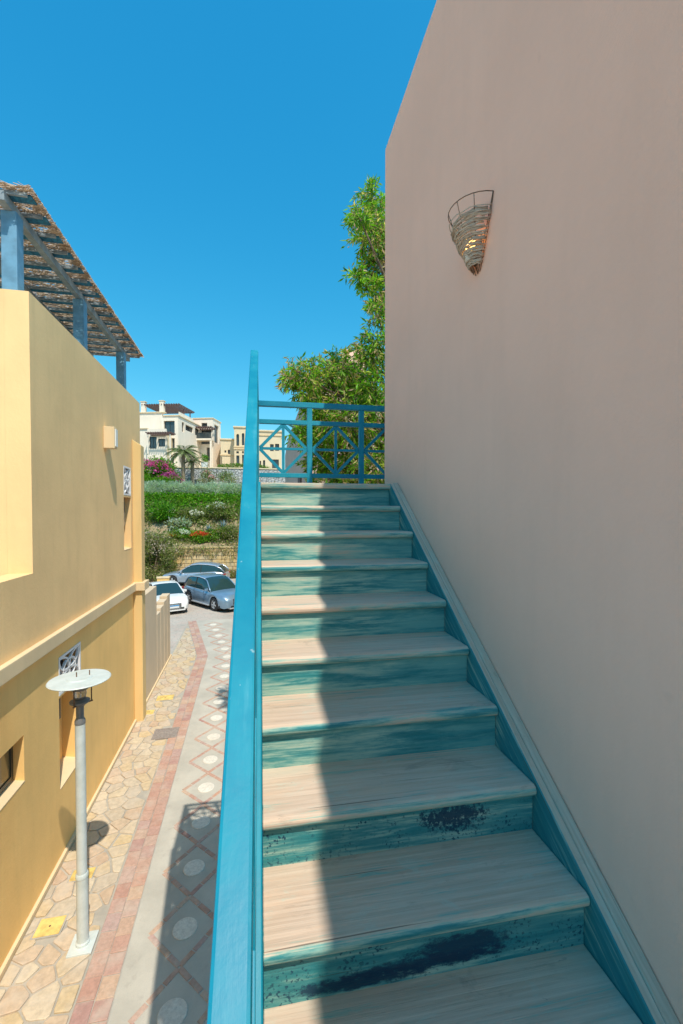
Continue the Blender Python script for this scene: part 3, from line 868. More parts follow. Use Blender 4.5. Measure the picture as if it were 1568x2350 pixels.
while yy < 12.5:
    b = MB(); b.box(-3.2, 0.05, yy - 0.085, yy + 0.085, PZ - 0.006, PZ + 0.011); b.build('slat', M['blue_slat'], pg)
    yy += 0.44
M['reed'] = m_piece('reed', [(0.40, 0.27, 0.15), (0.50, 0.38, 0.24), (0.34, 0.22, 0.14)], 0.9, 30)
nm = N('reed_mat'); p = nm.pos(); a = nm.noise(nm.scaled(p, (4, 60, 4)), 1.0, 4, 0.7)
c = nm.mix(nm.ramp(a, 0.35, 0.65), (0.36, 0.25, 0.17), (0.64, 0.50, 0.37))
m_reed = nm.done(c, 0.9)
b = MB()
r2 = random.Random(5)
for i in range(16000):
    y = r2.uniform(6.40, 12.72)
    band_ = ((y - 6.62 + 0.22) % 0.44) - 0.22          # the mat has thinned out under the painted slats
    if abs(band_) < 0.095 and r2.random() < 0.35: continue
    x = r2.uniform(-2.4, 0.085) if r2.random() < 0.93 else r2.uniform(0.03, 0.10)
    L = r2.uniform(0.10, 0.30); an = r2.gauss(0.0, 0.45)
    dx, dy = L / 2 * cos(an), L / 2 * sin(an)
    z = PZ + 0.012 + r2.random() * 0.022; dz = r2.uniform(-0.012, 0.012)
    w_ = r2.uniform(0.0025, 0.0055); nx_, ny_ = -sin(an) * w_, cos(an) * w_
    xa, xb = min(x - dx, 0.11), min(x + dx, 0.11)
    b.add([(xa - nx_, y - dy - ny_, z - dz), (xb - nx_, y + dy - ny_, z + dz), (xb + nx_, y + dy + ny_, z + dz), (xa + nx_, y - dy + ny_, z - dz), (xa, y - dy, z - dz + 2 * w_), (xb, y + dy, z + dz + 2 * w_)],
          [(0, 3, 2, 1), (0, 1, 5, 4), (3, 4, 5, 2)])
tag(b.build('reed_mat', m_reed, pg), kind='stuff')

# ---------------------------------------------------------------- low wall with fins beyond the villa
lw = thing('boundary_wall', 'low tan boundary wall with four stepped fins beyond the ochre villa', 'wall', VO, VA)
M['tan'] = m_stucco('tan_plaster', (0.68, 0.53, 0.37), 0.06, 0.6)
b = MB(); b.box(-0.25, 0.02, 12.71, 14.62, 0, 3.06); b.build('wall_panel', M['tan'], lw, bevel=0.01)
for i in range(4):
    y = 14.66 + i * 0.62
    b = MB(); b.box(-0.25, 0.02 - 0.002 * i, y, y + 0.565, 0, 2.12 + 0.085 * i); b.build('fin', M['tan'], lw, bevel=0.008)
b = MB(); b.box(-0.25, -0.06, 14.621, 17.1, 0, 2.0); b.build('fin_backing', M['tan'], lw)
b = MB(); b.box(0.021, 0.06, 12.71, 17.1, 0, 0.08); b.build('base_kerb', M['ochre_trim'], lw)

# ---------------------------------------------------------------- street lamp
lp = thing('street_lamp', 'white street lamp with a wide flat disc shade beside the ochre villa', 'street lamp', vil(0.82, 5.78, 0.0), VA)
nl = N('old_white_enamel'); p = nl.pos()
a = nl.noise(p, 6, 5, 0.65); s_ = nl.noise(nl.scaled(p, (30, 30, 4)), 1.0, 4, 0.6)
c = nl.mix(nl.ramp(a, 0.3, 0.7), (0.52, 0.56, 0.53), (0.62, 0.66, 0.64))
c = nl.mix(nl.ramp(s_, 0.66, 0.78, 0, 0.6), c, (0.52, 0.40, 0.24))
m_en = nl.done(c, 0.45, nl.bump(nl.noise(p, 40, 3), 0.1, 0.004))
b = MB(); b.box(-0.14, 0.14, -0.15, 0.15, 0.02, 0.045); b.build('base_plate', m_en, lp, bevel=0.006)
b = MB(); b.lathe([(0.078, 0.045), (0.078, 0.075), (0.066, 0.09)], 20); b.build('base_collar', m_en, lp, smooth=False)
b = MB(); b.lathe([(0.066, 0.05), (0.066, 0.88), (0.071, 0.885), (0.071, 0.925), (0.060, 0.94)], 20); auto_smooth(b.build('lower_pole', m_en, lp))
b = MB(); b.lathe([(0.058, 0.90), (0.056, 2.82)], 20); auto_smooth(b.build('upper_pole', m_en, lp))
b = MB(); b.lathe([(0.060, 2.80), (0.060, 2.84), (0.042, 2.88), (0.044, 3.00), (0.056, 3.03)], 20); auto_smooth(b.build('neck', M['iron'], lp))
b = MB(); b.lathe([(0.06, 3.03), (0.11, 3.065), (0.112, 3.085), (0.075, 3.10), (0.05, 3.12)], 24); auto_smooth(b.build('lantern_bowl', M['iron'], lp))
m_gl = N('lamp_glass'); m_gl.done((0.5, 0.5, 0.48), 0.15); m_gl.b.inputs['Transmission Weight'].default_value = 0.85
b = MB(); b.lathe([(0.065, 3.105), (0.075, 3.18), (0.07, 3.24)], 20); auto_smooth(b.build('lamp_glass', m_gl.m, lp))
b = MB(); b.lathe([(0.06, 3.215), (0.105, 3.235), (0.135, 3.30), (0.145, 3.335)], 24); auto_smooth(b.build('lantern_hood', M['iron'], lp))
for k in range(3):
    a = 0.35 + k * 2 * pi / 3
    b = MB(); b.tube([(0.125 * cos(a), 0.125 * sin(a), 3.06), (0.125 * cos(a), 0.125 * sin(a), 3.33)], 0.008, 6); b.build('stay_rod', M['rust'], lp)
    b = MB(); b.tube([(0.06 * cos(a), 0.06 * sin(a), 3.045), (0.14 * cos(a), 0.14 * sin(a), 3.058)], 0.010, 6); b.build('stay_arm', M['rust'], lp)
b = MB(); b.lathe([(0.14, 3.332), (0.335, 3.336), (0.345, 3.346), (0.336, 3.356), (0.14, 3.362), (0.130, 3.372), (0.02, 3.374)], 48); sh = auto_smooth(b.build('disc_shade', m_en, lp))
for x, y in ((-0.04, 0.02), (0.09, 0.07)):
    b = MB(); b.tube([(x, y, 3.36), (x, y, 3.43)], 0.007, 6); b.build('bolt', M['rust'], lp)
# ---------------------------------------------------------------- cars
def lerp_tab(tab, s):
    for (a, va), (b_, vb) in zip(tab[:-1], tab[1:]):
        if s <= b_: return va + (vb - va) * ((s - a) / (b_ - a) if b_ > a else 0)
    return tab[-1][1]
def m_paint(name, col, metal):
    n = N(name); p = n.pos(); a = n.noise(p, 2.5, 4)
    c = n.mix(n.ramp(a, 0.3, 0.7), shade(col, 0.93), shade(col, 1.05))
    m = n.done(c, 0.32, None, metal, 0.5)
    n.b.inputs['Coat Weight'].default_value = 0.6; n.b.inputs['Coat Roughness'].default_value = 0.06
    return m
M['paint_blue'] = m_paint('blue_grey_metallic', (0.26, 0.38, 0.50), 0.5)
M['paint_silver'] = m_paint('silver_metallic', (0.40, 0.47, 0.56), 0.5)
M['paint_white'] = m_paint('white_car_paint', (0.78, 0.79, 0.80), 0.0)
M['chrome'] = m_plain('alloy', (0.66, 0.67, 0.69), 0.35, 0.05, metal=0.35)
M['headlamp'] = m_plain('headlamp_lens', (0.55, 0.60, 0.64), 0.12, 0.08)
M['plate'] = m_plain('plate_white', (0.70, 0.72, 0.74), 0.5, 0.04)
M['plate_blue'] = m_plain('plate_blue', (0.05, 0.28, 0.60), 0.5, 0.04)
M['tail'] = m_plain('tail_lamp', (0.35, 0.02, 0.02), 0.2, 0.1)

SUV = dict(
    zt=[(0, .80), (.03, .98), (.12, 1.03), (.35, 1.02), (.60, 1.00), (.70, 1.00), (.85, .95), (.94, .87), (.98, .74), (1, .60)],
    w=[(0, .72), (.03, .84), (.10, .92), (.5, .965), (.86, .94), (.94, .88), (.98, .78), (1, .66)],
    zr=[(.015, 1.04), (.05, 1.36), (.10, 1.60), (.20, 1.69), (.38, 1.73), (.50, 1.69), (.56, 1.60), (.70, 1.02)], gs=(.015, .70), roof=(.07, .53))
CROSS = dict(
    zt=[(0, .82), (.04, .98), (.15, 1.05), (.35, 1.00), (.60, .95), (.70, .95), (.85, .90), (.95, .80), (.985, .66), (1, .56)],
    w=[(0, .68), (.04, .83), (.12, .91), (.5, .94), (.86, .92), (.94, .85), (.98, .74), (1, .60)],
    zr=[(.02, 1.02), (.07, 1.30), (.16, 1.52), (.28, 1.61), (.42, 1.64), (.52, 1.58), (.58, 1.46), (.72, .97)], gs=(.02, .72), roof=(.10, .54))
SEDAN = dict(
    zt=[(0, .70), (.02, .88), (.10, .95), (.20, .96), (.60, .90), (.72, .89), (.86, .83), (.95, .72), (.985, .58), (1, .48)],
    w=[(0, .68), (.03, .80), (.12, .86), (.5, .88), (.86, .86), (.94, .80), (.98, .72), (1, .60)],
    zr=[(.16, .97), (.24, 1.18), (.32, 1.36), (.42, 1.42), (.50, 1.42), (.56, 1.36), (.74, .90)], gs=(.16, .74), roof=(.30, .55))

def make_car(label, loc, heading, prof, L, paint, yr, yf, rw, group=None, plate=False):
    c = thing('parked_car', label, 'car', loc, heading)
    zl0 = 0.26
    wy = [yr, yf]
    def zlow(y):
        z = lerp_tab([(0, .42), (.05, .32), (.12, zl0), (.88, zl0), (.96, .22), (1, .27)], y / L + .5)
        for q in wy:
            d = abs(y - q); R = rw + 0.055
            if d < R: z = max(z, rw + sqrt(R * R - d * d))
        return z
    ys = sorted(set([round(-L / 2 + L * i / 56.0, 4) for i in range(57)]))
    b = MB(); ring = None
    nseg = 8
    rings = []
    for y in ys:
        s = y / L + .5
        zt, ww, zl = lerp_tab(prof['zt'], s), lerp_tab(prof['w'], s), zlow(y)
        zl = min(zl, zt - 0.06)
        h = zt - zl
        half = [(ww * .955, zl), (ww * .99, zl + .25 * h), (ww, zl + .5 * h), (ww * .985, zl + .76 * h), (ww * .955, zl + .90 * h), (ww * .88, zt), (ww * .55, zt + .025), (0, zt + .035)]
        rings.append([(x, y, z) for x, z in half] + [(-x, y, z) for x, z in half[-2::-1]])
    nr = len(rings[0])
    vs = [p for r in rings for p in r]
    fs = []
    for i in range(len(rings) - 1):
        for k in range(nr - 1):
            fs.append((i * nr + k + 1, i * nr + k, (i + 1) * nr + k, (i + 1) * nr + k + 1))
    fs.append(tuple(range(nr))); fs.append(tuple((len(rings) - 1) * nr + k for k in range(nr))[::-1])
    body = MB().add(vs, fs).build('body', paint, c); auto_smooth(body, 35)
    b = MB()
    W2 = lerp_tab(prof['w'], .5)
    b.box(-W2 * .93, W2 * .93, -L / 2 + .40, L / 2 - .48, 0.20, 0.55)
    b.box(-W2 * .88, W2 * .88, yr - rw - .04, yr + rw + .04, .3, .78); b.box(-W2 * .88, W2 * .88, yf - rw - .04, yf + rw + .04, .3, .72)
    b.build('underbody', M['black_rub'], c)
    # greenhouse
    g0, g1 = prof['gs']
    rings = []; sts = [g0 + (g1 - g0) * i / 30.0 for i in range(31)]
    for s in sts:
        zt, ww, zr = lerp_tab(prof['zt'], s) - .02, lerp_tab(prof['w'], s), lerp_tab(prof['zr'], s)
        zr = max(zr, zt + .03)
        f = min(1.0, (zr - zt) / .62)
        wb = ww * .90; wt = wb - .20 * f
        half = [(wb, zt), (wb - .05 * f, zt + (zr - zt) * .35), (wt + .03, zr - .07 * f - .005), (wt - .05, zr - .015), (wt * .5, zr + .012), (0, zr + .018)]
        y = (s - .5) * L
        rings.append([(x, y, z) for x, z in half] + [(-x, y, z) for x, z in half[-2::-1]])
    nr = len(rings[0])
    vs = [p for r in rings for p in r]; fs = []
    for i in range(30):
        for k in range(nr - 1): fs.append((i * nr + k + 1, i * nr + k, (i + 1) * nr + k, (i + 1) * nr + k + 1))
    fs.append(tuple(range(nr)))
    glass = MB().add(vs, fs).build('window_glass', M['glass_car'], c); auto_smooth(glass, 40)
    def out(p, d=0.006):
        return (p[0] * (1 + d / 0.6), p[1], p[2] + d)
    r0, r1 = prof['roof']
    idx = [i for i, s in enumerate(sts) if r0 <= s <= r1]
    vs = []; fs = []
    for i in idx: vs += [out(rings[i][k]) for k in range(2, nr - 2)]
    m_ = nr - 4
    for i in range(len(idx) - 1):
        for k in range(m_ - 1): fs.append((i * m_ + k + 1, i * m_ + k, (i + 1) * m_ + k, (i + 1) * m_ + k + 1))
    auto_smooth(MB().add(vs, fs).build('roof', paint, c), 40)
    for sgn in (0, 1):
        pick = (lambda r, k: r[k]) if sgn == 0 else (lambda r, k: r[nr - 1 - k])
        b = MB(); b.tube([out(pick(rings[i], 2 if sts[i] <= r1 + .02 else 2), .004) for i in range(idx[-1], 31, 2)], 0.035, 6); b.build('windscreen_pillar', paint, c, smooth=True)
        b = MB(); b.tube([out(pick(rings[i], 2), .004) for i in range(0, idx[0] + 2)], 0.045, 6); b.build('rear_pillar', paint, c, smooth=True)
        mid = min(range(31), key=lambda i: abs(sts[i] - (r0 + r1) / 2 - .04))
        b = MB(); b.tube([out(pick(rings[mid], k), .003) for k in (0, 1, 2)], 0.03, 6); b.build('door_pillar', M['frame_dark'], c)
        b = MB(); b.tube([out(pick(rings[i], 2), .008) for i in idx], 0.022, 6); b.build('roof_rail', M['chrome'] if prof is not SEDAN else paint, c, smooth=True)
        b = MB(); b.tube([out(pick(rings[i], 0), .01) for i in range(2, 29)], 0.014, 5); b.build('window_trim', M['chrome'], c, smooth=True)
        sx = 1 if sgn == 0 else -1
        ym = (g1 - .06 - .5) * L; zm = lerp_tab(prof['zt'], g1 - .06)
        b = MB(); b.box(sx * (W2 * .90), sx * (W2 * .90 + .20), ym - .05, ym + .07, zm + .03, zm + .16) if sx > 0 else b.box(-(W2 * .90 + .20), -W2 * .90, ym - .05, ym + .07, zm + .03, zm + .16)
        b.build('wing_mirror', paint, c, bevel=.03)
        for s in (.33, .56):
            yd = (s - .5) * L
            if abs(yd - yr) < rw + .1: yd = yr + rw + .16
            zt = lerp_tab(prof['zt'], s); wd = lerp_tab(prof['w'], s)
            b = MB(); b.bar((sx * (wd * .985 + .001), yd, zl0 + .12), (sx * (wd * .97), yd, zt - .05), .012, .02, (1, 0, 0)); b.build('door_gap', M['frame_dark'], c)
            b = MB(); b.bar((sx * (wd * .99 + .006), yd + .06, zt - .17), (sx * (wd * .99 + .006), yd + .24, zt - .16), .03, .03); b.build('door_handle', paint, c)
        b = MB(); b.bar((sx * (W2 * .985), yr + rw + .08, .27), (sx * (W2 * .985), yf - rw - .08, .27), .06, .05); b.build('side_sill', M['chrome'] if prof is SUV else M['frame_dark'], c)
        # lamps
        b = MB(); wf = lerp_tab(prof['w'], .965); zf = lerp_tab(prof['zt'], .965)
        yq = L * .465
        b.hexa([(sx * wf * .52, yq + .07, zf - .17), (sx * wf * 1.0, yq - .13, zf - .13), (sx * wf * .98, yq - .20, zf - .13), (sx * wf * .5, yq - .1, zf - .17)][::sx],
               [(sx * wf * .55, yq + .03, zf - .03), (sx * wf * .985, yq - .17, zf + .0), (sx * wf * .95, yq - .24, zf + .0), (sx * wf * .5, yq - .12, zf - .03)][::sx])
        b.build('headlight', M['headlamp'], c)
        b = MB(); wr = lerp_tab(prof['w'], .03); zz = lerp_tab(prof['zt'], .03)
        b.box(min(sx * wr * .62, sx * wr * 1.02), max(sx * wr * .62, sx * wr * 1.02), -L / 2 + .0, -L / 2 + .18, zz - .18, zz - .05); b.build('tail_light', M['tail'], c)
    # front
    zf = lerp_tab(prof['zt'], .985)
    b = MB(); b.box(-.36, .36, L / 2 - .09, L / 2 + .012, zf - .30, zf + .01); gr = b.build('grille', M['frame_dark'], c, bevel=.02)
    for i in range(5):
        b = MB(); b.box(-.34, .34, L / 2 + .010, L / 2 + .022, zf - .27 + i * .06, zf - .255 + i * .06); b.build('slat', M['chrome'], gr)
    b = MB(); b.box(-.50, .50, L / 2 - .16, L / 2 + .004, .28, .37); b.build('air_intake', M['frame_dark'], c)
    b = MB(); b.box(-.56, .56, L / 2 - .18, L / 2 - .002, .20, .262); b.build('front_lip', M['chrome'] if prof is SUV else paint, c)
    if plate:
        b = MB(); b.box(-.24, .24, L / 2 + .001, L / 2 + .03, .36, .52); pl = b.build('number_plate', M['plate'], c)
        b = MB(); b.box(-.235, .235, L / 2 + .0305, L / 2 + .034, .46, .515); b.build('plate_band', M['plate_blue'], pl)
    # wheels
    for y in wy:
        for sx in (-1, 1):
            wx = sx * (W2 * .955 - .11)
            b = MB(); b.lathe([(rw * .62, -.10), (rw * .94, -.11), (rw, -.07), (rw, .07), (rw * .94, .11), (rw * .62, .10)], 26, caps=False)
            tyre = b.build('wheel', M['black_rub'], c, smooth=True, loc=(wx, y, rw), rot=(0, pi / 2 * sx, 0))
            b = MB(); b.lathe([(rw * .66, .085), (rw * .62, .095), (rw * .58, .07), (rw * .56, .02)], 26, caps=False)
            for k in range(5):
                a = 2 * pi * k / 5
                b.bar((0.02 * cos(a), 0.02 * sin(a), .085), (rw * .62 * cos(a), rw * .62 * sin(a), .075), .075, .03)
            b.lathe([(.0, .08), (.07, .095), (.07, .06)], 12)
            rim = b.build('rim', M['chrome'], tyre)
            b = MB(); b.lathe([(rw * .60, .0), (rw * .60, .03)], 20); b.build('brake_drum', M['frame_dark'], tyre)
    return c
def heading_of(dx, dy): return atan2(-dx, dy)
# blue grey sport utility, wheels measured on the road
pa, pb = on_z(439, 1386), on_z(494, 1402)           # rear and front wheel of its right side
d = Vector((pb[0] - pa[0], pb[1] - pa[1])); wb = d.length; d.normalize()
right = Vector((d.y, -d.x))
wbase = 2.80; Lq = 4.75
ctr = Vector(((pa[0] + pb[0]) / 2, (pa[1] + pb[1]) / 2)) - right * 0.82
# the near side is the car's right side
make_car('blue grey sport utility car with chrome side sill parked with its nose towards the alley', (ctr.x, ctr.y, 0), heading_of(d.x, d.y), SUV, Lq, M['paint_blue'], -wbase / 2 - .08, wbase / 2 - .08, .37)
# silver crossover in front of the yellow retaining wall, nose to the left
fw = on_z(396, 1345)
hd = Vector((-0.985, 0.17)).normalized(); lf = Vector((-hd.y, hd.x))
cc = Vector((fw[0], fw[1])) - hd * 1.45 + (-lf if lf.y < 0 else lf) * 0.80
make_car('silver crossover car parked in front of the yellow stone retaining wall', (cc.x, cc.y, 0), heading_of(hd.x, hd.y), CROSS, 4.75, M['paint_silver'], -1.42, 1.45, .37)
# white saloon half hidden by the fins of the boundary wall
fr = on_z(400, 1411)
hd = Vector((0.40, -0.92)).normalized()
cc = Vector((fr[0], fr[1])) - hd * 2.2
make_car('white saloon car with a blue topped number plate behind the boundary wall fins', (cc.x, cc.y, 0), heading_of(hd.x, hd.y), SEDAN, 4.5, M['paint_white'], -1.40, 1.36, .32, plate=True)
# low yellow wall behind the white saloon
q0, q1 = on_y(362, 1338, 31.0), on_y(389, 1338, 31.0)
o = thing('garden_wall', 'short ochre garden wall standing behind the white saloon', 'wall', ((q0[0] + q1[0]) / 2, 31.0, 0))
hw_ = (q1[0] - q0[0]) / 2
b = MB(); b.box(-hw_, hw_, -.2, .2, 0, .95); b.build('wall_body', M['ochre_low'], o, bevel=.01)
b = MB(); b.box(-hw_ - .03, hw_ + .03, -.24, .24, .95, 1.03); b.build('coping', M['ochre_trim'], o, bevel=.01)

# ---------------------------------------------------------------- hillside
WY = 37.2
def hill(x, y):
    tab = [(WY, 2.45), (38.3, 2.9), (41.6, 6.3), (42.4, 6.85), (44.0, 7.35), (49.9, 8.3), (50.35, 8.4), (50.6, 10.1), (54, 10.25), (70, 10.6), (95, 12.5), (160, 15), (420, 16)]
    return lerp_tab([(0, 0)] + tab, y)
mh = N('hill_earth'); p = mh.pos()
a = mh.noise(p, 0.8, 6, 0.65)
c = mh.mix(mh.ramp(a, 0.35, 0.65), (0.30, 0.22, 0.13), (0.42, 0.33, 0.21))
c = mh.mix(mh.ramp(mh.noise(p, 3.0, 5, 0.7), 0.5, 0.62), c, (0.12, 0.16, 0.05))
M['hill'] = mh.done(c, 0.95, mh.bump(mh.noise(p, 6, 6), 0.8, 0.2), spec=0.1)
xs = list(np.linspace(-45, 45, 46)); ysl = [WY, 37.8, 38.3, 39, 39.8, 40.6, 41.2, 41.6, 42, 42.4, 43.2, 44, 46, 48, 49.9, 50.35, 50.6, 52, 54, 60, 70, 82, 95, 130, 160, 300, 420]
vs = []; fs = []
for y in ysl:
    for x in xs:
        jit = 0.0 if y in (WY, 49.9, 50.35, 50.6) else 0.16 * sin(x * 1.7 + y * 2.3) + 0.1 * sin(x * 0.6 - y)
        vs.append((x * (1 + max(0, y - 60) / 60), y, hill(x, y) + (jit if y < 60 else 0)))
nx = len(xs)
for j in range(len(ysl) - 1):
    for i in range(nx - 1): fs.append((j * nx + i, j * nx + i + 1, (j + 1) * nx + i + 1, (j + 1) * nx + i))
tag(MB().add(vs, fs).build('hillside', M['hill'], smooth=True), kind='structure')

# yellow retaining wall of coursed blocks
rw_ = thing('retaining_wall', 'yellow coursed stone retaining wall at the foot of the planted hillside', 'wall', (0, WY, 0))
b = MB(); b.box(-30, 12, 0.06, 0.5, 0, 2.42); b.build('wall_core', M['mortar'], rw_)
M['block'] = m_piece('yellow_block', [(0.74, 0.50, 0.20), (0.80, 0.57, 0.26), (0.70, 0.46, 0.20), (0.78, 0.60, 0.33), (0.82, 0.54, 0.21)], 0.9, 6, 0.6)
bms = []
for l in (0.62, 0.80, 0.98):
    b = MB(); b.box(-l / 2, l / 2, -0.10, 0.09, 0, 0.272); me = b.mesh('stone_block', bevel=0.02, seg=1); me.materials.append(M['block']); bms.append((l, me))
for r in range(8):
    x = -11.5 + 0.3 * (r % 2)
    while x < 5.5:
        l, me = rng.choice(bms)
        link('stone_block', me, None, rw_, (x + l / 2, 0.0 + rng.uniform(-.02, .02), 0.004 + r * 0.300), (0, 0, rng.uniform(-.01, .01)))
        x += l + 0.02
b = MB(); b.box(-11.6, 5.8, -0.14, 0.5, 2.42, 2.52); b.build('coping', M['block'], rw_)
# grey rubble wall higher up
mg = N('grey_rubble'); p = mg.pos(); q = mg.scaled(p, (1, 0.3, 1.3))
e_ = mg.voro(q, 3.3, 'DISTANCE_TO_EDGE'); cl = mg.voro(q, 3.3, 'F1', 1)
g_ = mg.node('ShaderNodeRGBToBW'); mg.put(g_.inputs[0], cl)
c = mg.mix(g_.outputs[0], (0.34, 0.35, 0.37), (0.62, 0.62, 0.60))
c = mg.mix(mg.ramp(e_, 0.01, 0.07, 1, 0), c, (0.20, 0.20, 0.21))
M['rubble'] = mg.done(c, 0.9, mg.bump(mg.ramp(e_, 0, 0.12), 0.9, 0.08))
gw = thing('rubble_wall', 'pale grey rubble stone wall behind the palm trees', 'wall', (0, 50.1, 0))
b = MB(); b.box(-26, 14, -0.25, 0.26, 8.15, 10.2); b.build('wall_body', M['rubble'], gw, bevel=.03)
b = MB(); b.box(-26.05, 14.05, -0.32, 0.33, 10.2, 10.32); b.build('coping', M['sand'], gw, bevel=.02)

# ---------------------------------------------------------------- foliage
def m_leaf(name, trans=0.35):
    n = N(name)
    at = n.node('ShaderNodeAttribute'); at.attribute_name = 'tint'
    n.done(at.outputs['Color'], 0.5, None, 0, 0.3)
    tr = n.node('ShaderNodeBsdfTranslucent')
    br = n.node('ShaderNodeMix', data_type='RGBA', blend_type='MULTIPLY'); br.inputs[0].default_value = 1.0
    n.put(br.inputs[6], at.outputs['Color']); n.put(br.inputs[7], (1.35, 1.5, 0.7))
    n.put(tr.inputs['Color'], br.outputs[2])
    mx = n.node('ShaderNodeMixShader'); mx.inputs[0].default_value = trans
    n.t.links.new(n.b.outputs[0], mx.inputs[1]); n.t.links.new(tr.outputs[0], mx.inputs[2]); n.t.links.new(mx.outputs[0], n.out.inputs['Surface'])
    return n.m
M['leaf'] = m_leaf('leaf', 0.45)
M['petal'] = m_leaf('petal', 0.3)

def leaves(name, P, D, ln, wd, cols, parent=None, mat=None, kind=None, fold=0.25):
    """P points, D directions (unit), ln/wd arrays, cols (n,3): one mesh of folded leaf blades"""
    n = len(P)
    rnd_ = RNG.normal(size=(n, 3))
    S = np.cross(D, rnd_); S /= np.linalg.norm(S, axis=1)[:, None] + 1e-9
    Nn = np.cross(S, D)
    ln = ln[:, None]; wd = wd[:, None]
    v0 = P; v1 = P + D * ln * 0.45 + S * wd + Nn * wd * fold; v2 = P + D * ln - Nn * wd * 0.2; v3 = P + D * ln * 0.45 - S * wd + Nn * wd * fold
    V = np.stack([v0, v1, v2, v3], 1).reshape(-1, 3)
    me = bpy.data.meshes.new(name)
    me.vertices.add(4 * n); me.vertices.foreach_set('co', V.astype(np.float32).ravel())
    i = np.arange(n) * 4
    tri = np.stack([i, i + 1, i + 2, i, i + 2, i + 3], 1).reshape(-1)
    me.loops.add(len(tri)); me.loops.foreach_set('vertex_index', tri.astype(np.int32))
    me.polygons.add(2 * n); me.polygons.foreach_set('loop_start', (np.arange(2 * n) * 3).astype(np.int32))
    me.polygons.foreach_set('loop_total', np.full(2 * n, 3, np.int32))
    me.update(); me.validate()
    ca = me.color_attributes.new('tint', 'FLOAT_COLOR', 'POINT')
    C4 = np.ones((4 * n, 4), np.float32); C4[:, :3] = np.repeat(np.clip(cols, 0, 1), 4, 0)
    ca.data.foreach_set('color', C4.ravel())
    o = link(name, me, mat or M['leaf'], parent)
    if kind: o['kind'] = kind
    return o

def pick_cols(n, pal, wts, jit=0.25):
    pal = np.array(pal); idx = RNG.choice(len(pal), n, p=np.array(wts) / sum(wts))
    return pal[idx] * (1 + RNG.normal(0, jit, (n, 1))).clip(0.5, 1.7)

def clumps(center, radii, k, spread, n, shell=0.75):
    """n points gathered in k clumps inside an ellipsoid"""
    u = RNG.normal(size=(k, 3)); u /= np.linalg.norm(u, axis=1)[:, None]
    r = shell + (1 - shell) * RNG.random((k, 1)) - 0.35 * RNG.random((k, 1)) ** 2
    cs = u * r * np.array(radii)
    idx = RNG.integers(0, k, n)
    P = cs[idx] + RNG.normal(size=(n, 3)) * spread * np.array(radii) / max(radii) * 1.0
    out = P / (np.array(radii) * 0.9)
    D = out * 0.6 + RNG.normal(size=(n, 3)) * 0.7 + np.array([0, 0, 0.25])
    D /= np.linalg.norm(D, axis=1)[:, None]
    return P + np.array(center), D, idx

GREEN = [(0.09, 0.29, 0.010), (0.14, 0.36, 0.014), (0.06, 0.19, 0.012), (0.22, 0.34, 0.03)]
OLIVE = [(0.22, 0.24, 0.08), (0.30, 0.27, 0.13), (0.16, 0.21, 0.05), (0.36, 0.31, 0.18), (0.16, 0.24, 0.03)]
SILVER = [(0.42, 0.50, 0.41), (0.52, 0.58, 0.50), (0.34, 0.44, 0.36)]
DRYG = [(0.38, 0.34, 0.17), (0.26, 0.27, 0.09), (0.44, 0.38, 0.24), (0.18, 0.24, 0.05)]

def bush(name, label, at_, radii, n, ls, pal, wts=None, flower=None, cat='bush', group=None, k=26, spread=0.22, lw=0.22):
    """bush standing on the ground at at_ (x, y, z)"""
    o = thing(name, label, cat, at_, 0, group)
    P, D, idx = clumps((0, 0, radii[2] * 0.85), radii, k, spread, n)
    keep = P[:, 2] > -0.05
    P, D, idx = P[keep], D[keep], idx[keep]
    cols = pick_cols(len(P), pal, wts or [1] * len(pal))
    L = RNG.uniform(0.7, 1.3, len(P)) * ls
    leaves('foliage', P, D, L, L * lw, cols, o)
    b = MB()
    for i in range(7):
        a = random.uniform(0, 2 * pi); rr = random.uniform(.2, .7)
        b.tube([(0.05 * cos(a), 0.05 * sin(a), -0.1), (radii[0] * rr * .5 * cos(a), radii[1] * rr * .5 * sin(a), radii[2] * .6), (radii[0] * rr * cos(a), radii[1] * rr * sin(a), radii[2] * 1.1)], [.03, .02, .008], 5)
    b.build('stems', M['bark'], o)
    if flower:
        fc, fn, fs = flower
        u = RNG.normal(size=(fn, 3)); u[:, 2] = np.abs(u[:, 2]); u[:, 1] = -np.abs(u[:, 1]) * (RNG.random(fn) < .75) + np.abs(u[:, 1]) * 0.0
        u /= np.linalg.norm(u, axis=1)[:, None] + 1e-9
        F = u * np.array(radii) * RNG.uniform(.9, 1.12, (fn, 1)) + np.array([0, 0, radii[2] * .85])
        cl = RNG.integers(0, max(3, fn // 60), fn)
        cen = F[RNG.integers(0, fn, max(3, fn // 60))]
        F = F * 0.35 + cen[cl] * 0.65
        D = u + RNG.normal(size=(fn, 3)) * .5; D /= np.linalg.norm(D, axis=1)[:, None]
        L = RNG.uniform(.7, 1.3, fn) * fs
        leaves('flowers', F, D, L, L * .45, pick_cols(fn, [fc], [1], .15), o, M['petal'], 'stuff')
    return o
nb_ = N('bark'); p = nb_.pos(); a = nb_.noise(nb_.scaled(p, (14, 14, 3)), 1.0, 5, .65)
M['bark'] = nb_.done(nb_.mix(nb_.ramp(a, .3, .7), (0.10, 0.07, 0.045), (0.24, 0.17, 0.11)), .95, nb_.bump(a, .6, .02))
def gnd(px, py, Y):
    P = on_y(px, py, Y); return (P[0], Y, hill(P[0], Y))
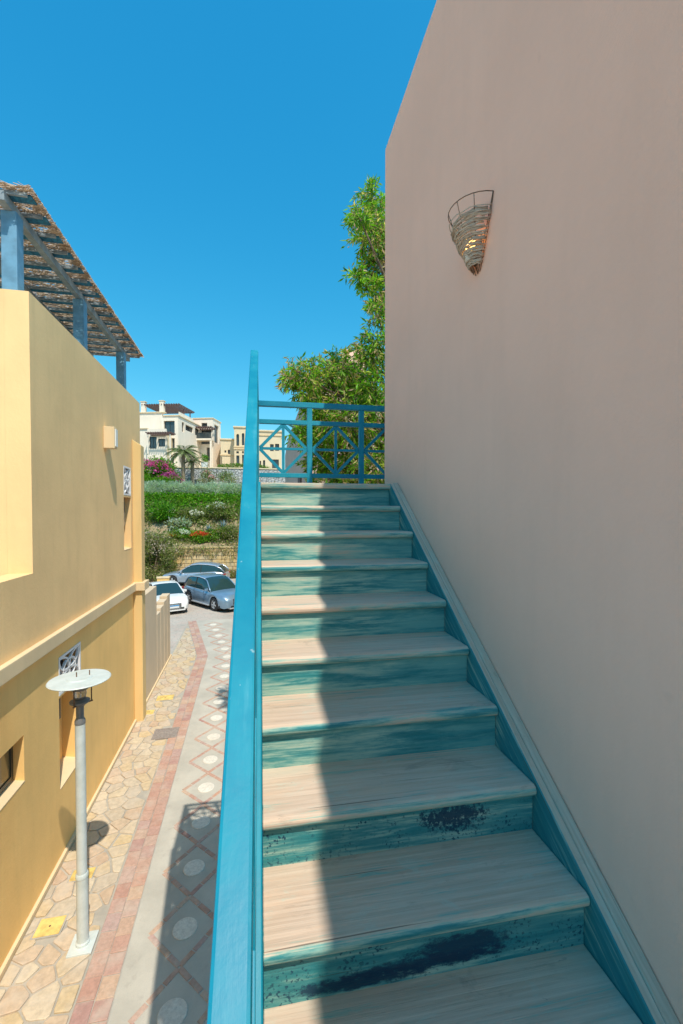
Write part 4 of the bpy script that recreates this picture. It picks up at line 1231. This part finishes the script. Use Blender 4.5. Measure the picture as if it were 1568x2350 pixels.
# creeping ground cover that hangs down the slope (one mass)
n = 20000
X = RNG.uniform(-16, 9, n); Y = 39.2 + 3.3 * RNG.random(n) ** 0.75
cov = np.sin(X * 1.3) * .5 + np.sin(X * 3.1 + 1) * .35 + np.sin(X * 0.5 + 2.0) * .4
low = 39.9 + 0.7 * cov
keep = Y > low; low = low[keep]
X, Y = X[keep], Y[keep]
Z = np.array([hill(0, y) for y in Y]) + RNG.random(len(X)) * 0.35
P = np.stack([X, Y - RNG.random(len(X)) * 0.35, Z], 1)
D = RNG.normal(size=(len(X), 3)) * .5 + np.array([0, -.7, -.1]); D /= np.linalg.norm(D, axis=1)[:, None]
fr_ = np.clip((Y - low) / 2.2, 0, 1)[:, None]
cols = pick_cols(len(X), GREEN, [3, 3, 1.5, 1.5]) * fr_ ** .5 + pick_cols(len(X), DRYG, [1, 1, 1, 2]) * (1 - fr_ ** .5)
L = RNG.uniform(.14, .30, len(X))
o = leaves('ground_cover', P, D, L, L * .32, cols, None, None, 'stuff')
tag(o, 'bright green creeping ground cover hanging down the hillside slope', 'ground cover', kind='stuff')
# dry trailing plants that spill over the yellow wall
n = 2000
X = RNG.uniform(-10.5, 6, n); t = RNG.random(n) ** 1.3
hang = 0.15 + 0.85 * np.abs(np.sin(X * 1.9) * np.sin(X * 0.83 + 1.0)) + .25 * np.abs(np.sin(X * 6))
P = np.stack([X, WY - .16 - RNG.random(n) * .16, 2.62 - t * hang], 1)
D = RNG.normal(size=(n, 3)) * .35 + np.array([0, -.15, -1.0]); D /= np.linalg.norm(D, axis=1)[:, None]
L = RNG.uniform(.12, .32, n)
o = leaves('trailing_plants', P, D, L, L * .12, pick_cols(n, DRYG + [(0.30, 0.24, 0.17)], [2, 2, 2, 1, 2]), None, None, 'stuff')
tag(o, 'dry trailing stems spilling over the top of the yellow retaining wall', 'trailing plants', kind='stuff')
# low scrub between
n = 9000
X = RNG.uniform(-16, 8, n); Y = RNG.uniform(37.4, 40.6, n)
m_ = (np.sin(X * 2.1 + Y * 1.7) + np.sin(X * .9 - Y * 2.1)) > -.5
X, Y = X[m_], Y[m_]
Z = np.array([hill(0, y) for y in Y]) + RNG.random(len(X)) * .35
D = RNG.normal(size=(len(X), 3)) * .6 + np.array([0, -.3, .6]); D /= np.linalg.norm(D, axis=1)[:, None]
L = RNG.uniform(.12, .28, len(X))
o = leaves('hillside_scrub', np.stack([X, Y, Z], 1), D, L, L * .22, pick_cols(len(X), OLIVE + [(0.40, 0.36, 0.28)], [2, 2, 2, 1, 2, 1]), None, None, 'stuff')
tag(o, 'sparse olive scrub on the slope above the yellow retaining wall', 'scrub', kind='stuff')

# lavender row
for i, px in enumerate((345, 372, 402, 432, 462, 492, 522, 552)):
    g = gnd(px, 1125, 42.9)
    bush('lavender_bush', 'round silver green lavender bush in the row above the creeping ground cover', (g[0], 42.9 + random.uniform(-.2, .2), g[2] - .1), (.78 + random.uniform(-.1, .12), .6, .62), 2600, .30, SILVER, group='lavender row on the hillside', k=60, spread=.16, lw=.07)
LOWB = [
    ('oleander_bush', 'dark green oleander bush dotted with pale pink flowers on the slope', (374, 1195, 40.0), (.95, .8, .75), 2600, .20, GREEN, [1, 1, 3, 1], ((0.80, 0.62, 0.62), 130, .10)),
    ('flowering_shrub', 'loose pale shrub with white flowers in the middle of the slope', (445, 1190, 40.0), (1.0, .7, .6), 2200, .18, OLIVE, [2, 1, 2, 1, 2], ((0.80, 0.76, 0.70), 200, .09)),
    ('flowering_shrub', 'grey green shrub with white flowers close to the blue handrail', (500, 1185, 40.2), (1.2, .8, .75), 2800, .18, OLIVE, [2, 1, 3, 1, 3], ((0.80, 0.76, 0.72), 220, .09)),
    ('daisy_bush', 'low mound of white daisies above the silver crossover', (423, 1229, 38.6), (.95, .6, .42), 1900, .14, GREEN, [1, 1, 2, 2], ((0.82, 0.82, 0.78), 420, .08)),
    ('grassy_tuft', 'pale grassy tuft beside the daisy mound on the slope', (412, 1208, 39.3), (.8, .6, .45), 1500, .26, SILVER + OLIVE[:2], None, None),
    ('red_flower_bush', 'low bush covered with orange red flowers above the yellow wall', (460, 1236, 38.3), (.85, .6, .50), 1500, .15, GREEN, [1, 1, 1, 2], ((0.75, 0.13, 0.05), 520, .10)),
    ('orange_flower_bush', 'small bush with orange flowers beside the big dry bush', (398, 1240, 38.4), (.5, .4, .35), 900, .15, OLIVE, None, ((0.72, 0.32, 0.03), 170, .10)),
    ('green_shrub', 'compact green shrub right of the orange red flowers', (500, 1238, 38.4), (.8, .6, .5), 1700, .17, GREEN + OLIVE[:2], None, ((0.65, 0.35, 0.06), 60, .09)),
    ('pale_shrub', 'grey olive shrub against the blue handrail above the yellow wall', (528, 1232, 38.5), (.9, .7, .6), 1700, .17, OLIVE, None, None),
]
for nm, lab, (px, py, Y), rad, n, ls, pal, wts, fl in LOWB:
    g = gnd(px, py, Y)
    bush(nm, lab, (g[0], Y, g[2] - .05), rad, n, ls, pal, wts, fl)
# big dry bush in front of the yellow wall, at the left
g = on_y(360, 1345, 35.6)
bush('dry_bush', 'tall olive brown bush growing in front of the yellow wall beside the silver crossover', (g[0] - .3, 35.7, 0.0), (2.0, 1.2, 2.05), 9000, .22, DRYG + OLIVE, [2, 2, 2, 3, 2, 2, 2, 1, 2], ((0.52, 0.42, 0.34), 500, .10), k=70, spread=.26, lw=.16)
g = on_y(515, 1322, 36.6)
bush('weed_tuft', 'low pink tinged weeds at the foot of the yellow wall', (g[0] + .5, 36.6, 0), (1.1, .35, .35), 1000, .18, DRYG + OLIVE, None, ((0.55, 0.33, 0.33), 150, .08), cat='weeds')
# bougainvillea above
bush('bougainvillea', 'large bougainvillea with magenta flowers beside the cream apartment block', (gnd(350, 1070, 46)[0], 46.0, hill(0, 46) - .1), (2.0, 1.4, 1.75), 6500, .24, GREEN, [3, 3, 1, 2], ((0.66, 0.10, 0.36), 620, .16), k=60, spread=.3)
bush('bougainvillea', 'smaller bougainvillea with violet flowers left of the palm trunks', (gnd(388, 1090, 45.5)[0], 45.5, hill(0, 45.5) - .1), (1.3, .9, .9), 2600, .22, OLIVE + GREEN, None, ((0.50, 0.10, 0.36), 560, .16))
bush('green_shrub', 'bright green shrub below the magenta bougainvillea', (gnd(350, 1095, 44.6)[0], 44.6, hill(0, 44.6) - .1), (2.1, .9, .8), 4200, .20, GREEN + [(0.16, 0.24, 0.02)], [3, 3, 1, 2, 2], None, k=40)
bush('garden_shrub', 'sparse shrub with pink flowers against the rubble wall', (gnd(477, 1105, 48.5)[0], 48.5, hill(0, 48.5)), (.9, .6, 1.0), 1400, .2, OLIVE + SILVER, None, ((0.66, 0.36, 0.42), 170, .12))
bush('garden_shrub', 'thin pale shrub against the rubble wall close to the handrail', (gnd(525, 1105, 48.5)[0], 48.5, hill(0, 48.5)), (1.1, .6, .9), 1300, .2, OLIVE + SILVER, None, None)
bush('clipped_hedge', 'clipped green hedge on top of the rubble wall beside the handrail', (gnd(545, 1075, 51.3)[0] + .6, 51.3, hill(0, 51.3)), (3.2, .5, .42), 4200, .14, GREEN + OLIVE[:2], None, None, cat='hedge', k=160, spread=.25)
for i, (px, lab) in enumerate(((606, 'dark shrub seen under the landing railing left of the pink house'), (640, 'leafy shrub seen under the landing railing against the pink house'))):
    g = on_y(px, 1100, 26.0 + 2 * i)
    bush('shrub', lab, (g[0] - .2, 26.0 + 2 * i, 0), (1.4, 1.2, 3.8), 5200, .16, GREEN + OLIVE, None, None, k=50, spread=.4)

# agaves
def agave(lab, px, py, Y, s):
    g = gnd(px, py, Y)
    o = thing('agave', lab, 'agave', (g[0], Y, g[2] + .05), 0, None)
    for i in range(26):
        a = i * 2.399; el = radians(15 + 65 * (i / 26.0)); Ln = s * random.uniform(.8, 1.1)
        d = Vector((cos(a) * cos(el), sin(a) * cos(el), sin(el))); sd = Vector((-sin(a), cos(a), 0)); up = sd.cross(d) * -1
        vs = []
        for t, w_ in ((0, .035), (.35, .06), (.7, .04), (1.0, .003)):
            c_ = d * (Ln * t) + Vector((0, 0, -.12 * s * t * t)); vs += [c_ - sd * w_ * s, c_ - Vector((0, 0, .03 * s * (1 - t))), c_ + sd * w_ * s]
        fs = []
        for k in range(3):
            q = k * 3; fs += [(q, q + 1, q + 4, q + 3), (q + 1, q + 2, q + 5, q + 4)]
        MB().add(vs, fs).build('leaf', M['agave'], o)
M['agave'] = m_plain('agave_leaf', (0.26, 0.36, 0.38), .5, .2, 6)
agave('large blue grey agave beside the pale flowering shrub on the slope', 513, 1222, 39.3, .95)
agave('small blue grey agave above the orange red flowers', 479, 1220, 39.1, .7)

# ---------------------------------------------------------------- palms
M['palm_trunk'] = m_plain('palm_trunk', (0.30, 0.23, 0.16), .95, .3, 9, bump=.8)
M['frond'] = m_plain('palm_frond', (0.17, 0.22, 0.07), .6, .3, 3)
def frond_mesh(Lf):
    vs = []; fs = []
    prev = None
    nseg = 16
    def spine(t):
        return Vector((Lf * (t - .16 * t * t), 0, Lf * (.62 * t - .92 * t * t)))
    b = MB(); b.tube([spine(i / 8) for i in range(9)], [.03 - .003 * i for i in range(9)], 5)
    for i in range(2, 44):
        t = i / 44.0; c_ = spine(t); tn = (spine(t + .02) - spine(t)).normalized()
        ll = .55 * sin(pi * min(1, t * .92 + .10)) * Lf / 2.2
        for s in (-1, 1):
            d = (tn * .75 + Vector((0, s, 0)) * .8 + Vector((0, 0, -.18))).normalized()
            w_ = .022
            b.add([c_, c_ + d * ll * .5 + tn * w_, c_ + d * ll + Vector((0, 0, -.12 * ll)), c_ + d * ll * .5 - tn * w_], [(0, 1, 2, 3)])
    return b.mesh('frond')
fm = [frond_mesh(2.2), frond_mesh(1.9), frond_mesh(2.5)]
for me in fm: me.materials.append(M['frond'])
def palm(lab, px, Y, h, nf, s):
    g = gnd(px, 1110, Y)
    o = thing('palm_tree', lab, 'palm', (g[0], Y, g[2] - .1))
    prof = []
    for i in range(int(h / .12) + 1):
        z = i * .12; r = .20 - .02 * z / h
        prof += [(r * 1.12, z), (r * .94, z + .09)]
    b = MB(); b.lathe(prof, 12); b.build('trunk', M['palm_trunk'], o)
    for i in range(nf):
        a = i * 2.399 + random.uniform(-.2, .2); q = i / nf
        link('frond', fm[i % 3], None, o, (0, 0, h), (0, -radians(38 - 62 * q) + random.uniform(-.12, .12), a), (s, s, s))
    return o
palm('tall palm tree in front of the cream apartment block', 421, 47.2, 3.6, 34, 1.0)
palm('shorter palm tree right of the tall palm', 442, 47.8, 2.7, 16, .72)

# ---------------------------------------------------------------- cream apartment block
AB = radians(-15)
ab0 = dep(401 + 9, 1080, 57.0)
BZ = 10.2
apt = thing('apartment_block', 'cream apartment block with terraces and a dark roof pergola behind the palms', 'building', (ab0[0], ab0[1], BZ), AB)
e1 = np.array([cos(AB), sin(AB), 0]); e2 = np.array([-sin(AB), cos(AB), 0]); a0_ = np.array([ab0[0], ab0[1], BZ])
def c2(zx, zy): return ((380 + zx / 4.126) / 1.2768, (1100 + zy / 4.126) / 1.2768)
def FX(zx, zy, off=0.0):
    P = hit(*c2(zx, zy), e2, e2 @ a0_ + off) - a0_; return float(e1 @ P), float(P[2])
def SX(zx, zy, off=0.0):
    P = hit(*c2(zx, zy), e1, e1 @ a0_ + off) - a0_; return float(e2 @ P), float(P[2])
def rectF(a, b_, off=0.0):
    (x0, z1), (x1, z0) = FX(*a, off), FX(*b_, off); return (min(x0, x1), max(x0, x1), min(z0, z1), max(z0, z1))
def rectS(a, b_, off=0.0):
    (x0, z1), (x1, z0) = SX(*a, off), SX(*b_, off); return (min(x0, x1), max(x0, x1), min(z0, z1), max(z0, z1))
topF = FX(500, 492)[1]; xL = FX(60, 500)[0]; topL = FX(260, 448)[1]
yS = SX(850, 600)[0]
hF = [rectF((412, 550), (545, 705)), rectF((440, 760), (545, 915)), rectF((470, 975), (535, 1085))]
hF[2] = (hF[2][0], hF[2][1], max(.3, hF[2][2]), max(.9, hF[2][3]))
b = MB(); b.panel('y', 0.0, .35, (FX(410, 500)[0] - .35, 0.0, 0.0, topF), hF); b.build('front_wall', M['cream'], apt)
hS = [rectS((632, 560), (662, 690)), rectS((676, 590), (770, 700)), rectS((792, 630), (845, 740))]
b = MB(); b.panel('x', -.35, .35, (.351, yS, 0.0, topF), hS); b.build('side_wall', M['cream'], apt)
b = MB(); b.box(xL, FX(410, 500)[0] - .351, .3, .65, 0, topL); b.build('front_wall', M['cream'], apt)
b = MB(); b.box(xL, -.36, .66, yS + 4, 0, topF - .25); b.build('core', M['sand'], apt)
b = MB(); b.box(FX(405, 490)[0], .12, -.12, yS + .05, topF + .001, topF + .16); b.build('roof_cornice', M['sand'], apt, bevel=.03)
b = MB(); b.box(xL - .1, FX(412, 440)[0], .15, .8, topL + .001, topL + .14); b.build('roof_cornice', M['sand'], apt, bevel=.03)
def window(par, r, off, axis, mull=1):
    u0, u1, z0, z1 = r
    bars = [(u0 + .06 + (u1 - u0 - .12) * i / (mull + 1) + (.03 if i else 0), u0 + .06 + (u1 - u0 - .12) * (i + 1) / (mull + 1) - (.03 if i < mull else 0), z0 + .06, z1 - .06) for i in range(mull + 1)]
    f = MB().panel(axis, off, .08, r, bars).build('window', M['frame_dark'], par)
    b = MB()
    if axis == 'y': b.box(u0 + .05, u1 - .05, off + .035, off + .05, z0 + .05, z1 - .05)
    else: b.box(off + .03, off + .045, u0 + .05, u1 - .05, z0 + .05, z1 - .05)
    b.build('pane', M['glass'], f)
for r in hF: window(apt, (r[0] + .02, r[1] - .02, r[2] + .02, r[3] - .02), .22, 'y')
for r in hS: window(apt, (r[0] + .02, r[1] - .02, r[2] + .02, r[3] - .02), -.30, 'x')
# lower wing at the left, with its own pergola
rL = rectF((118, 648), (440, 1040), -1.6)
wing_h = [rectF((238, 740), (325, 885), -1.6), rectF((345, 765), (430, 860), -1.6)]
b = MB(); b.panel('y', -1.6, .3, (rL[0] - 2.5, rL[1], 0.0, rL[3]), wing_h); b.build('wing_wall', M['cream'], apt)
b = MB(); b.box(rL[0] - 2.5, rL[1] - .02, -1.299, .299, 0, rL[3] - .4); b.build('wing_core', M['sand'], apt)
b = MB(); b.box(rL[0] - 2.6, rL[0] + 1.1, -1.75, -1.2, rL[3] + .001, rL[3] + .12); b.build('wing_cornice', M['sand'], apt, bevel=.02)
for r in wing_h: window(apt, (r[0] + .02, r[1] - .02, r[2] + .02, r[3] - .02), -1.5, 'y')
def slats(par, x0, x1, y0, y1, z, n, mat):
    b = MB(); b.box(x0, x1, y0, y0 + .1, z - .14, z); b.box(x0, x1, y1 - .1, y1, z - .14, z); b.build('pergola_beam', mat, par)
    for i in range(n):
        x = x0 + (x1 - x0) * i / (n - 1)
        b = MB(); b.box(x - .05, x + .05, y0 - .25, y1 + .25, z + .001, z + .12); b.build('pergola_slat', mat, par)
pr = rectF((210, 690), (500, 735), -2.6)
slats(apt, pr[0], pr[1], -2.7, -1.62, pr[3] - .1, 11, M['timber_far'])
for x in (pr[0] + .1, pr[1] - .1):
    b = MB(); b.box(x - .06, x + .06, -2.68, -2.56, 0, pr[3] - .25); b.build('pergola_post', M['cream'], apt)
# roof pergola
for (a, c_) in (((135, 322), (186, 450)), ((360, 312), (412, 455))):
    r = rectF(a, c_, .4); b = MB(); b.box(r[0], r[1], .35, .85, topL - .05, r[3]); b.build('roof_post', M['cream'], apt, bevel=.02)
    b = MB(); b.box(r[0] - .06, r[1] + .06, .29, .91, r[3] + .001, r[3] + .1); b.build('post_cap', M['sand'], apt)
r = rectF((190, 330), (640, 440), .6)
slats(apt, r[0] - .3, r[1] - .4, .5, yS * .72, r[3] - .35, 16, M['timber_far'])
for yy in (yS * .40, yS * .68):
    b = MB(); b.box(-.55, -.43, yy - .06, yy + .06, topF - .1, r[3] - .4); b.build('roof_post', M['timber_far'], apt)
b = MB(); b.box(-.30, -.26, .8, yS * .75, topF + .161, topF + .75); b.build('roof_parapet', M['cream'], apt)
b = MB(); b.hexa([(-1.6, yS * .70, topF + .17), (-.1, yS * .70, topF + .17), (-.1, yS + 1.4, topF + .17), (-1.6, yS + 1.4, topF + .17)], [(-1.6, yS * .70, topF + .9), (-1.4, yS * .70, topF + .9), (-1.4, yS + 1.4, topF + .9), (-1.6, yS + 1.4, topF + .9)]); b.build('tiled_roof', M['tile'], apt)
# end tower: a taller block that steps out to the right at the back
tx1 = FX(1005, 560, yS)[0]; ttop = FX(940, 524, yS)[1]; tyB = 3.4
TH1 = [rectF((868, 575), (938, 640), yS), rectF((862, 660), (1000, 830), yS), rectF((932, 872), (1018, 1030), yS)]
TH1 = [(max(r[0], -.5), min(r[1], tx1 - .25), r[2], r[3]) for r in TH1]
b = MB(); b.panel('y', yS + .002, .35, (-1.0, tx1, 0.0, ttop), TH1); b.build('tower_front', M['cream'], apt)
P = lambda zx, zy: (float(e2 @ (hit(*c2(zx, zy), e1, e1 @ a0_ + tx1) - a0_)), float((hit(*c2(zx, zy), e1, e1 @ a0_ + tx1) - a0_)[2]))
tyE = max(P(1100, 600)[0], yS + 2.5)
q0 = P(1025, 590); q1 = P(1078, 830)
TH2 = [(q0[0], q1[0], q1[1], q0[1])]
b = MB(); b.panel('x', tx1 - .35, .35, (yS + .353, tyE, 0.0, ttop), TH2); b.build('tower_side', M['cream'], apt)
b = MB(); b.box(-1.0, tx1 - .36, yS + .9, tyE, 0, ttop - .3); b.build('tower_core', M['sand'], apt)
b = MB(); b.box(-1.1, tx1 + .1, yS - .1, tyE + .1, ttop + .001, ttop + .15); b.build('tower_cornice', M['sand'], apt, bevel=.02)
for r in TH1: window(apt, (r[0] + .02, r[1] - .02, r[2] + .02, r[3] - .02), yS + .25, 'y')
for r in TH2: window(apt, (r[0] + .02, r[1] - .02, r[2] + .02, r[3] - .02), tx1 - .28, 'x')
zb = FX(900, 775, yS)[1]
b = MB(); b.box(-.3, tx1 + .25, yS - 1.3, yS, zb - .3, zb - .05); b.build('balcony_slab', M['cream'], apt, bevel=.02)
b = MB(); b.box(-.25, tx1 + .2, yS - 1.28, yS - 1.24, zb - .049, zb + .8); b.build('balcony_glass', M['glass'], apt)
pz = FX(920, 650, yS)[1]
slats(apt, -.2, tx1 + .3, yS - 1.5, yS - .05, pz, 8, M['timber_far'])
for x in (-.1, tx1 + .15):
    b = MB(); b.box(x - .12, x + .12, yS - 1.25, yS - 1.0, 0, zb - .301); b.build('balcony_column', M['cream'], apt)
b = MB(); b.box(FX(1000, 1000)[0] - 2, tx1 + 2.5, -.6, -.2, 0.0, .35); b.build('garden_parapet', M['sand'], apt)
# planter urn by the front
g = dep(*c2(905, 1090), 53.5)
o = thing('planter', 'tall pale planter with a clipped shrub in front of the apartment block', 'planter', (g[0], g[1], hill(0, g[1])))
b = MB(); b.lathe([(.22, 0), (.34, .6), (.42, 1.15), (.44, 1.2), (.36, 1.2)], 16); b.build('pot', M['white'], o, smooth=False)
Pp, Dd, _ = clumps((0, 0, 1.65), (.38, .38, .55), 20, .12, 800)
leaves('foliage', Pp, Dd, np.full(len(Pp), .12), np.full(len(Pp), .03), pick_cols(len(Pp), GREEN, [1, 1, 2, 1]), o)

# ---------------------------------------------------------------- sand coloured buildings farther right
def c4(zx, zy): return ((640 + zx / 6.0308) / 1.2768, (1200 + zy / 6.0308) / 1.2768)
def far_block(label, Y, x0, x1, ztop, zbot, deep, holes, mat, arch=None, trims=()):
    p0, p1 = on_y(*c4(x0, ztop), Y), on_y(*c4(x1, zbot), Y)
    o = thing('far_building', label, 'building', (p0[0], Y, hill(0, Y)), 0)
    g0 = hill(0, Y)
    Wd = p1[0] - p0[0]; Ht = p0[2] - g0
    def L(zx, zy):
        P = on_y(*c4(zx, zy), Y); return P[0] - p0[0], P[2] - g0
    hs_ = []
    for (a, b_) in holes:
        (u0, z1), (u1, z0) = L(*a), L(*b_); hs_.append((u0, u1, max(z0, .05), z1))
    b = MB(); b.panel('y', 0, .4, (0, Wd, 0, Ht), hs_); b.build('front_wall', mat, o)
    b = MB(); b.box(0, Wd, .7, deep, 0, Ht - .02); b.box(0, .3, .401, .7, 0, Ht - .02); b.box(Wd - .3, Wd, .401, .7, 0, Ht - .02); b.build('core', mat, o)
    b = MB(); b.box(-.15, Wd + .15, -.15, deep, Ht, Ht + .22); b.build('roof_cornice', M['sand'], o, bevel=.03)
    for r in hs_: window(o, (r[0] + .02, r[1] - .02, r[2] + .02, r[3] - .02), .25, 'y', 0)
    for zt in trims:
        z = L(x0, zt)[1]; b = MB(); b.box(-.08, Wd + .08, -.10, -.001, z - .1, z + .1); b.build('string_course', M['ochre_trim'], o)
    return o, L, Wd, Ht
o, L_, Wd, Ht = far_block('low sand coloured house wing left of the arched tower', 66.0, 40, 285, 535, 1010, 6, [((108, 720), (140, 760)), ((168, 708), (205, 785)), ((50, 835), (66, 1000))], M['sand'], trims=(800,))
o, L_, Wd, Ht = far_block('sand coloured tower house with tall arched windows beyond the handrail', 64.0, 280, 640, 318, 1010, 7, [((318, 430), (368, 640)), ((415, 415), (460, 630)), ((318, 735), (362, 775)), ((318, 810), (372, 1000)), ((420, 735), (450, 775)), ((420, 800), (460, 1000))], M['sand'], trims=(655, 690))
# round heads of the tall windows
for (a, b_) in (((318, 430), (368, 640)), ((415, 415), (460, 630))):
    (u0, z1), (u1, z0) = L_(*a), L_(*b_)
    cx = (u0 + u1) / 2; r_ = (u1 - u0) / 2
    poly = [(u1 + .002, z1 + .03), (u0 - .002, z1 + .03), (u0 - .002, z1 - r_)] + [(cx - r_ * cos(t), z1 - r_ + r_ * sin(t) * .98) for t in np.linspace(0, pi, 12)] + [(u1 + .002, z1 - r_)]
    vs = [(x, .003, z) for x, z in poly] + [(x, .24, z) for x, z in poly]
    k_ = len(poly)
    bmh = MB()
    for i in range(3, 14):
        top = z1 + .03
        x0_, za = poly[i]; x1_, zb_ = poly[i + 1] if i + 1 < k_ else poly[i]
        if abs(x1_ - x0_) < 1e-6: continue
        bmh.add([(x0_, .003, za), (x1_, .003, zb_), (x1_, .003, top), (x0_, .003, top), (x0_, .24, za), (x1_, .24, zb_), (x1_, .24, top), (x0_, .24, top)], [(0, 1, 2, 3), (4, 7, 6, 5), (0, 4, 5, 1), (3, 2, 6, 7)])
    bmh.build('arch_head', M['sand'], o)
o, L_, Wd, Ht = far_block('sand coloured house with paired windows seen through the landing railing', 60.0, 660, 1120, 385, 1075, 7, [((915, 610), (980, 735)), ((1003, 605), (1075, 730)), ((730, 905), (756, 1030)), ((790, 895), (828, 1030)), ((950, 880), (1070, 1050))], M['sand'], trims=(445, 1070))
# shaded rose house that stands behind the tree
hb = thing('rose_house', 'rose plastered house in the shade behind the leafy tree', 'house', (0, 0, 0))
X0 = 1.62
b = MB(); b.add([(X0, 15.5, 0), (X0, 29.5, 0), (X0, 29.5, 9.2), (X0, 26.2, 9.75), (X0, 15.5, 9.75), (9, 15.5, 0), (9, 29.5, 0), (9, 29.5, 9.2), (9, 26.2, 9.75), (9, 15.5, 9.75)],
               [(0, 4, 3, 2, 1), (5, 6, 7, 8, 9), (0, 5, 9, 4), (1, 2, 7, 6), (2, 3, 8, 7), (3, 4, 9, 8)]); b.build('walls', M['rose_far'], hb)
b = MB()
b.hexa([(2.35, 15.6, 9.751), (3.9, 15.6, 9.751), (3.9, 17.4, 9.751), (2.35, 17.4, 9.751)], [(3.05, 15.75, 11.35), (3.75, 15.75, 11.35), (3.75, 17.2, 11.35), (3.05, 17.2, 11.35)])
b.build('wind_tower', M['wall_rose'], hb, bevel=.02)
b = MB(); b.box(X0 - .06, X0 - .001, 17.5, 18.7, 5.3, 6.9); b.build('shutter', M['timber_far'], hb)

# ---------------------------------------------------------------- tree behind the landing
tr = thing('leafy_tree', 'leafy tree with narrow drooping leaves behind the landing railing and the rose wall', 'tree', (2.95, 8.5, 0))
T0 = np.array([2.95, 8.5, 0.0])
CL = [(852, 455, .30), (835, 492, .34), (868, 500, .40), (858, 540, .42), (826, 500, .22), (845, 560, .30), (875, 575, .35), (870, 625, .36), (845, 628, .30), (824, 640, .22), (870, 670, .30), (866, 720, .26), (875, 700, .25),
      (866, 785, .34), (848, 805, .30), (872, 840, .42), (812, 868, .32), (790, 848, .32), (758, 868, .36), (775, 838, .26), (725, 862, .34), (700, 868, .30), (672, 858, .24), (662, 878, .22), (690, 900, .30), (735, 905, .42), (780, 905, .44), (825, 910, .46), (862, 900, .46),
      (715, 945, .30), (755, 955, .40), (800, 965, .46), (850, 960, .50), (690, 1000, .24), (712, 1005, .28), (750, 1010, .42), (800, 1020, .50), (850, 1020, .52), (730, 1060, .30), (770, 1070, .42), (820, 1075, .50), (870, 1075, .5), (800, 1120, .5), (850, 1140, .6), (750, 1130, .4)]
cent = []
for px, py, r in CL:
    d_ = 8.3 + random.uniform(-.7, .7)
    cent.append((dep(px, py, d_), r))
for i in range(46):                              # the rest of the crown, behind the wall
    cent.append((np.array([T0[0] + .5 + random.uniform(-.2, 2.2), T0[1] + random.uniform(-1.2, 1.6), random.uniform(4.5, 10.6)]), random.uniform(.35, .6)))
TG = [(0.13, 0.33, 0.015), (0.22, 0.44, 0.02), (0.08, 0.20, 0.016), (0.36, 0.42, 0.06), (0.58, 0.45, 0.20), (0.50, 0.32, 0.19)]
Ps = []; Ds = []; Cs = []; tw = MB()
lim = MB()
for i, (c_, r) in enumerate(cent):
    # branch from trunk to clump
    zt = max(2.0, c_[2] - random.uniform(1.0, 2.2)); tp = np.array([T0[0] + (c_[0] - T0[0]) * .12, T0[1] + (c_[1] - T0[1]) * .12, min(zt, 9.4)])
    mid_ = (tp + c_) / 2 + np.array([0, 0, .25])
    lim.tube([tp, mid_, c_], [.045, .028, .010], 6)
    nt_ = int(27 * (r / .35) ** 2) + 8
    tint = RNG.random()
    for j in range(nt_):
        u = RNG.normal(size=3); u /= np.linalg.norm(u); u[2] = u[2] * .95
        s0 = c_ + u * r * RNG.uniform(.1, .55)
        e_ = c_ + u * r * RNG.uniform(.7, 1.4) + np.array([0, 0, -.10 * r])
        tw.tube([s0, (s0 + e_) / 2 + np.array([0, 0, .05]), e_], [.006, .004, .002], 4, caps=False)
        nl_ = 17
        t = RNG.random(nl_)[:, None]
        P = s0 + (e_ - s0) * t + RNG.normal(size=(nl_, 3)) * .022 + np.array([0, 0, .05]) * (4 * t * (1 - t))
        ax = (e_ - s0) / (np.linalg.norm(e_ - s0) + 1e-6)
        D = ax * .55 + RNG.normal(size=(nl_, 3)) * .55 + np.array([0, 0, -.38])
        D /= np.linalg.norm(D, axis=1)[:, None]
        Ps.append(P); Ds.append(D)
        dry = 2.6 if tint > .5 else .5
        Cs.append(pick_cols(nl_, TG, [3, 3, 1.6, 1.6, dry, dry * .6], .22))
P = np.concatenate(Ps); D = np.concatenate(Ds); Cc = np.concatenate(Cs)
L = RNG.uniform(.085, .155, len(P))
leaves('crown', P - T0, D, L, L * .12, Cc, tr, None, None)
tw.v = [(x - T0[0], y - T0[1], z) for x, y, z in tw.v]; lim.v = [(x - T0[0], y - T0[1], z) for x, y, z in lim.v]
tw.build('twigs', M['bark'], tr); lim.build('limbs', M['bark'], tr, smooth=True)
b = MB(); b.tube([(0, 0, -.1), (.05, .02, 1.5), (-.04, .05, 3.5), (.06, 0, 6), (0, 0, 8.2), (.03, 0, 9.6)], [.26, .21, .17, .13, .09, .05], 12); b.build('trunk', M['bark'], tr, smooth=True)
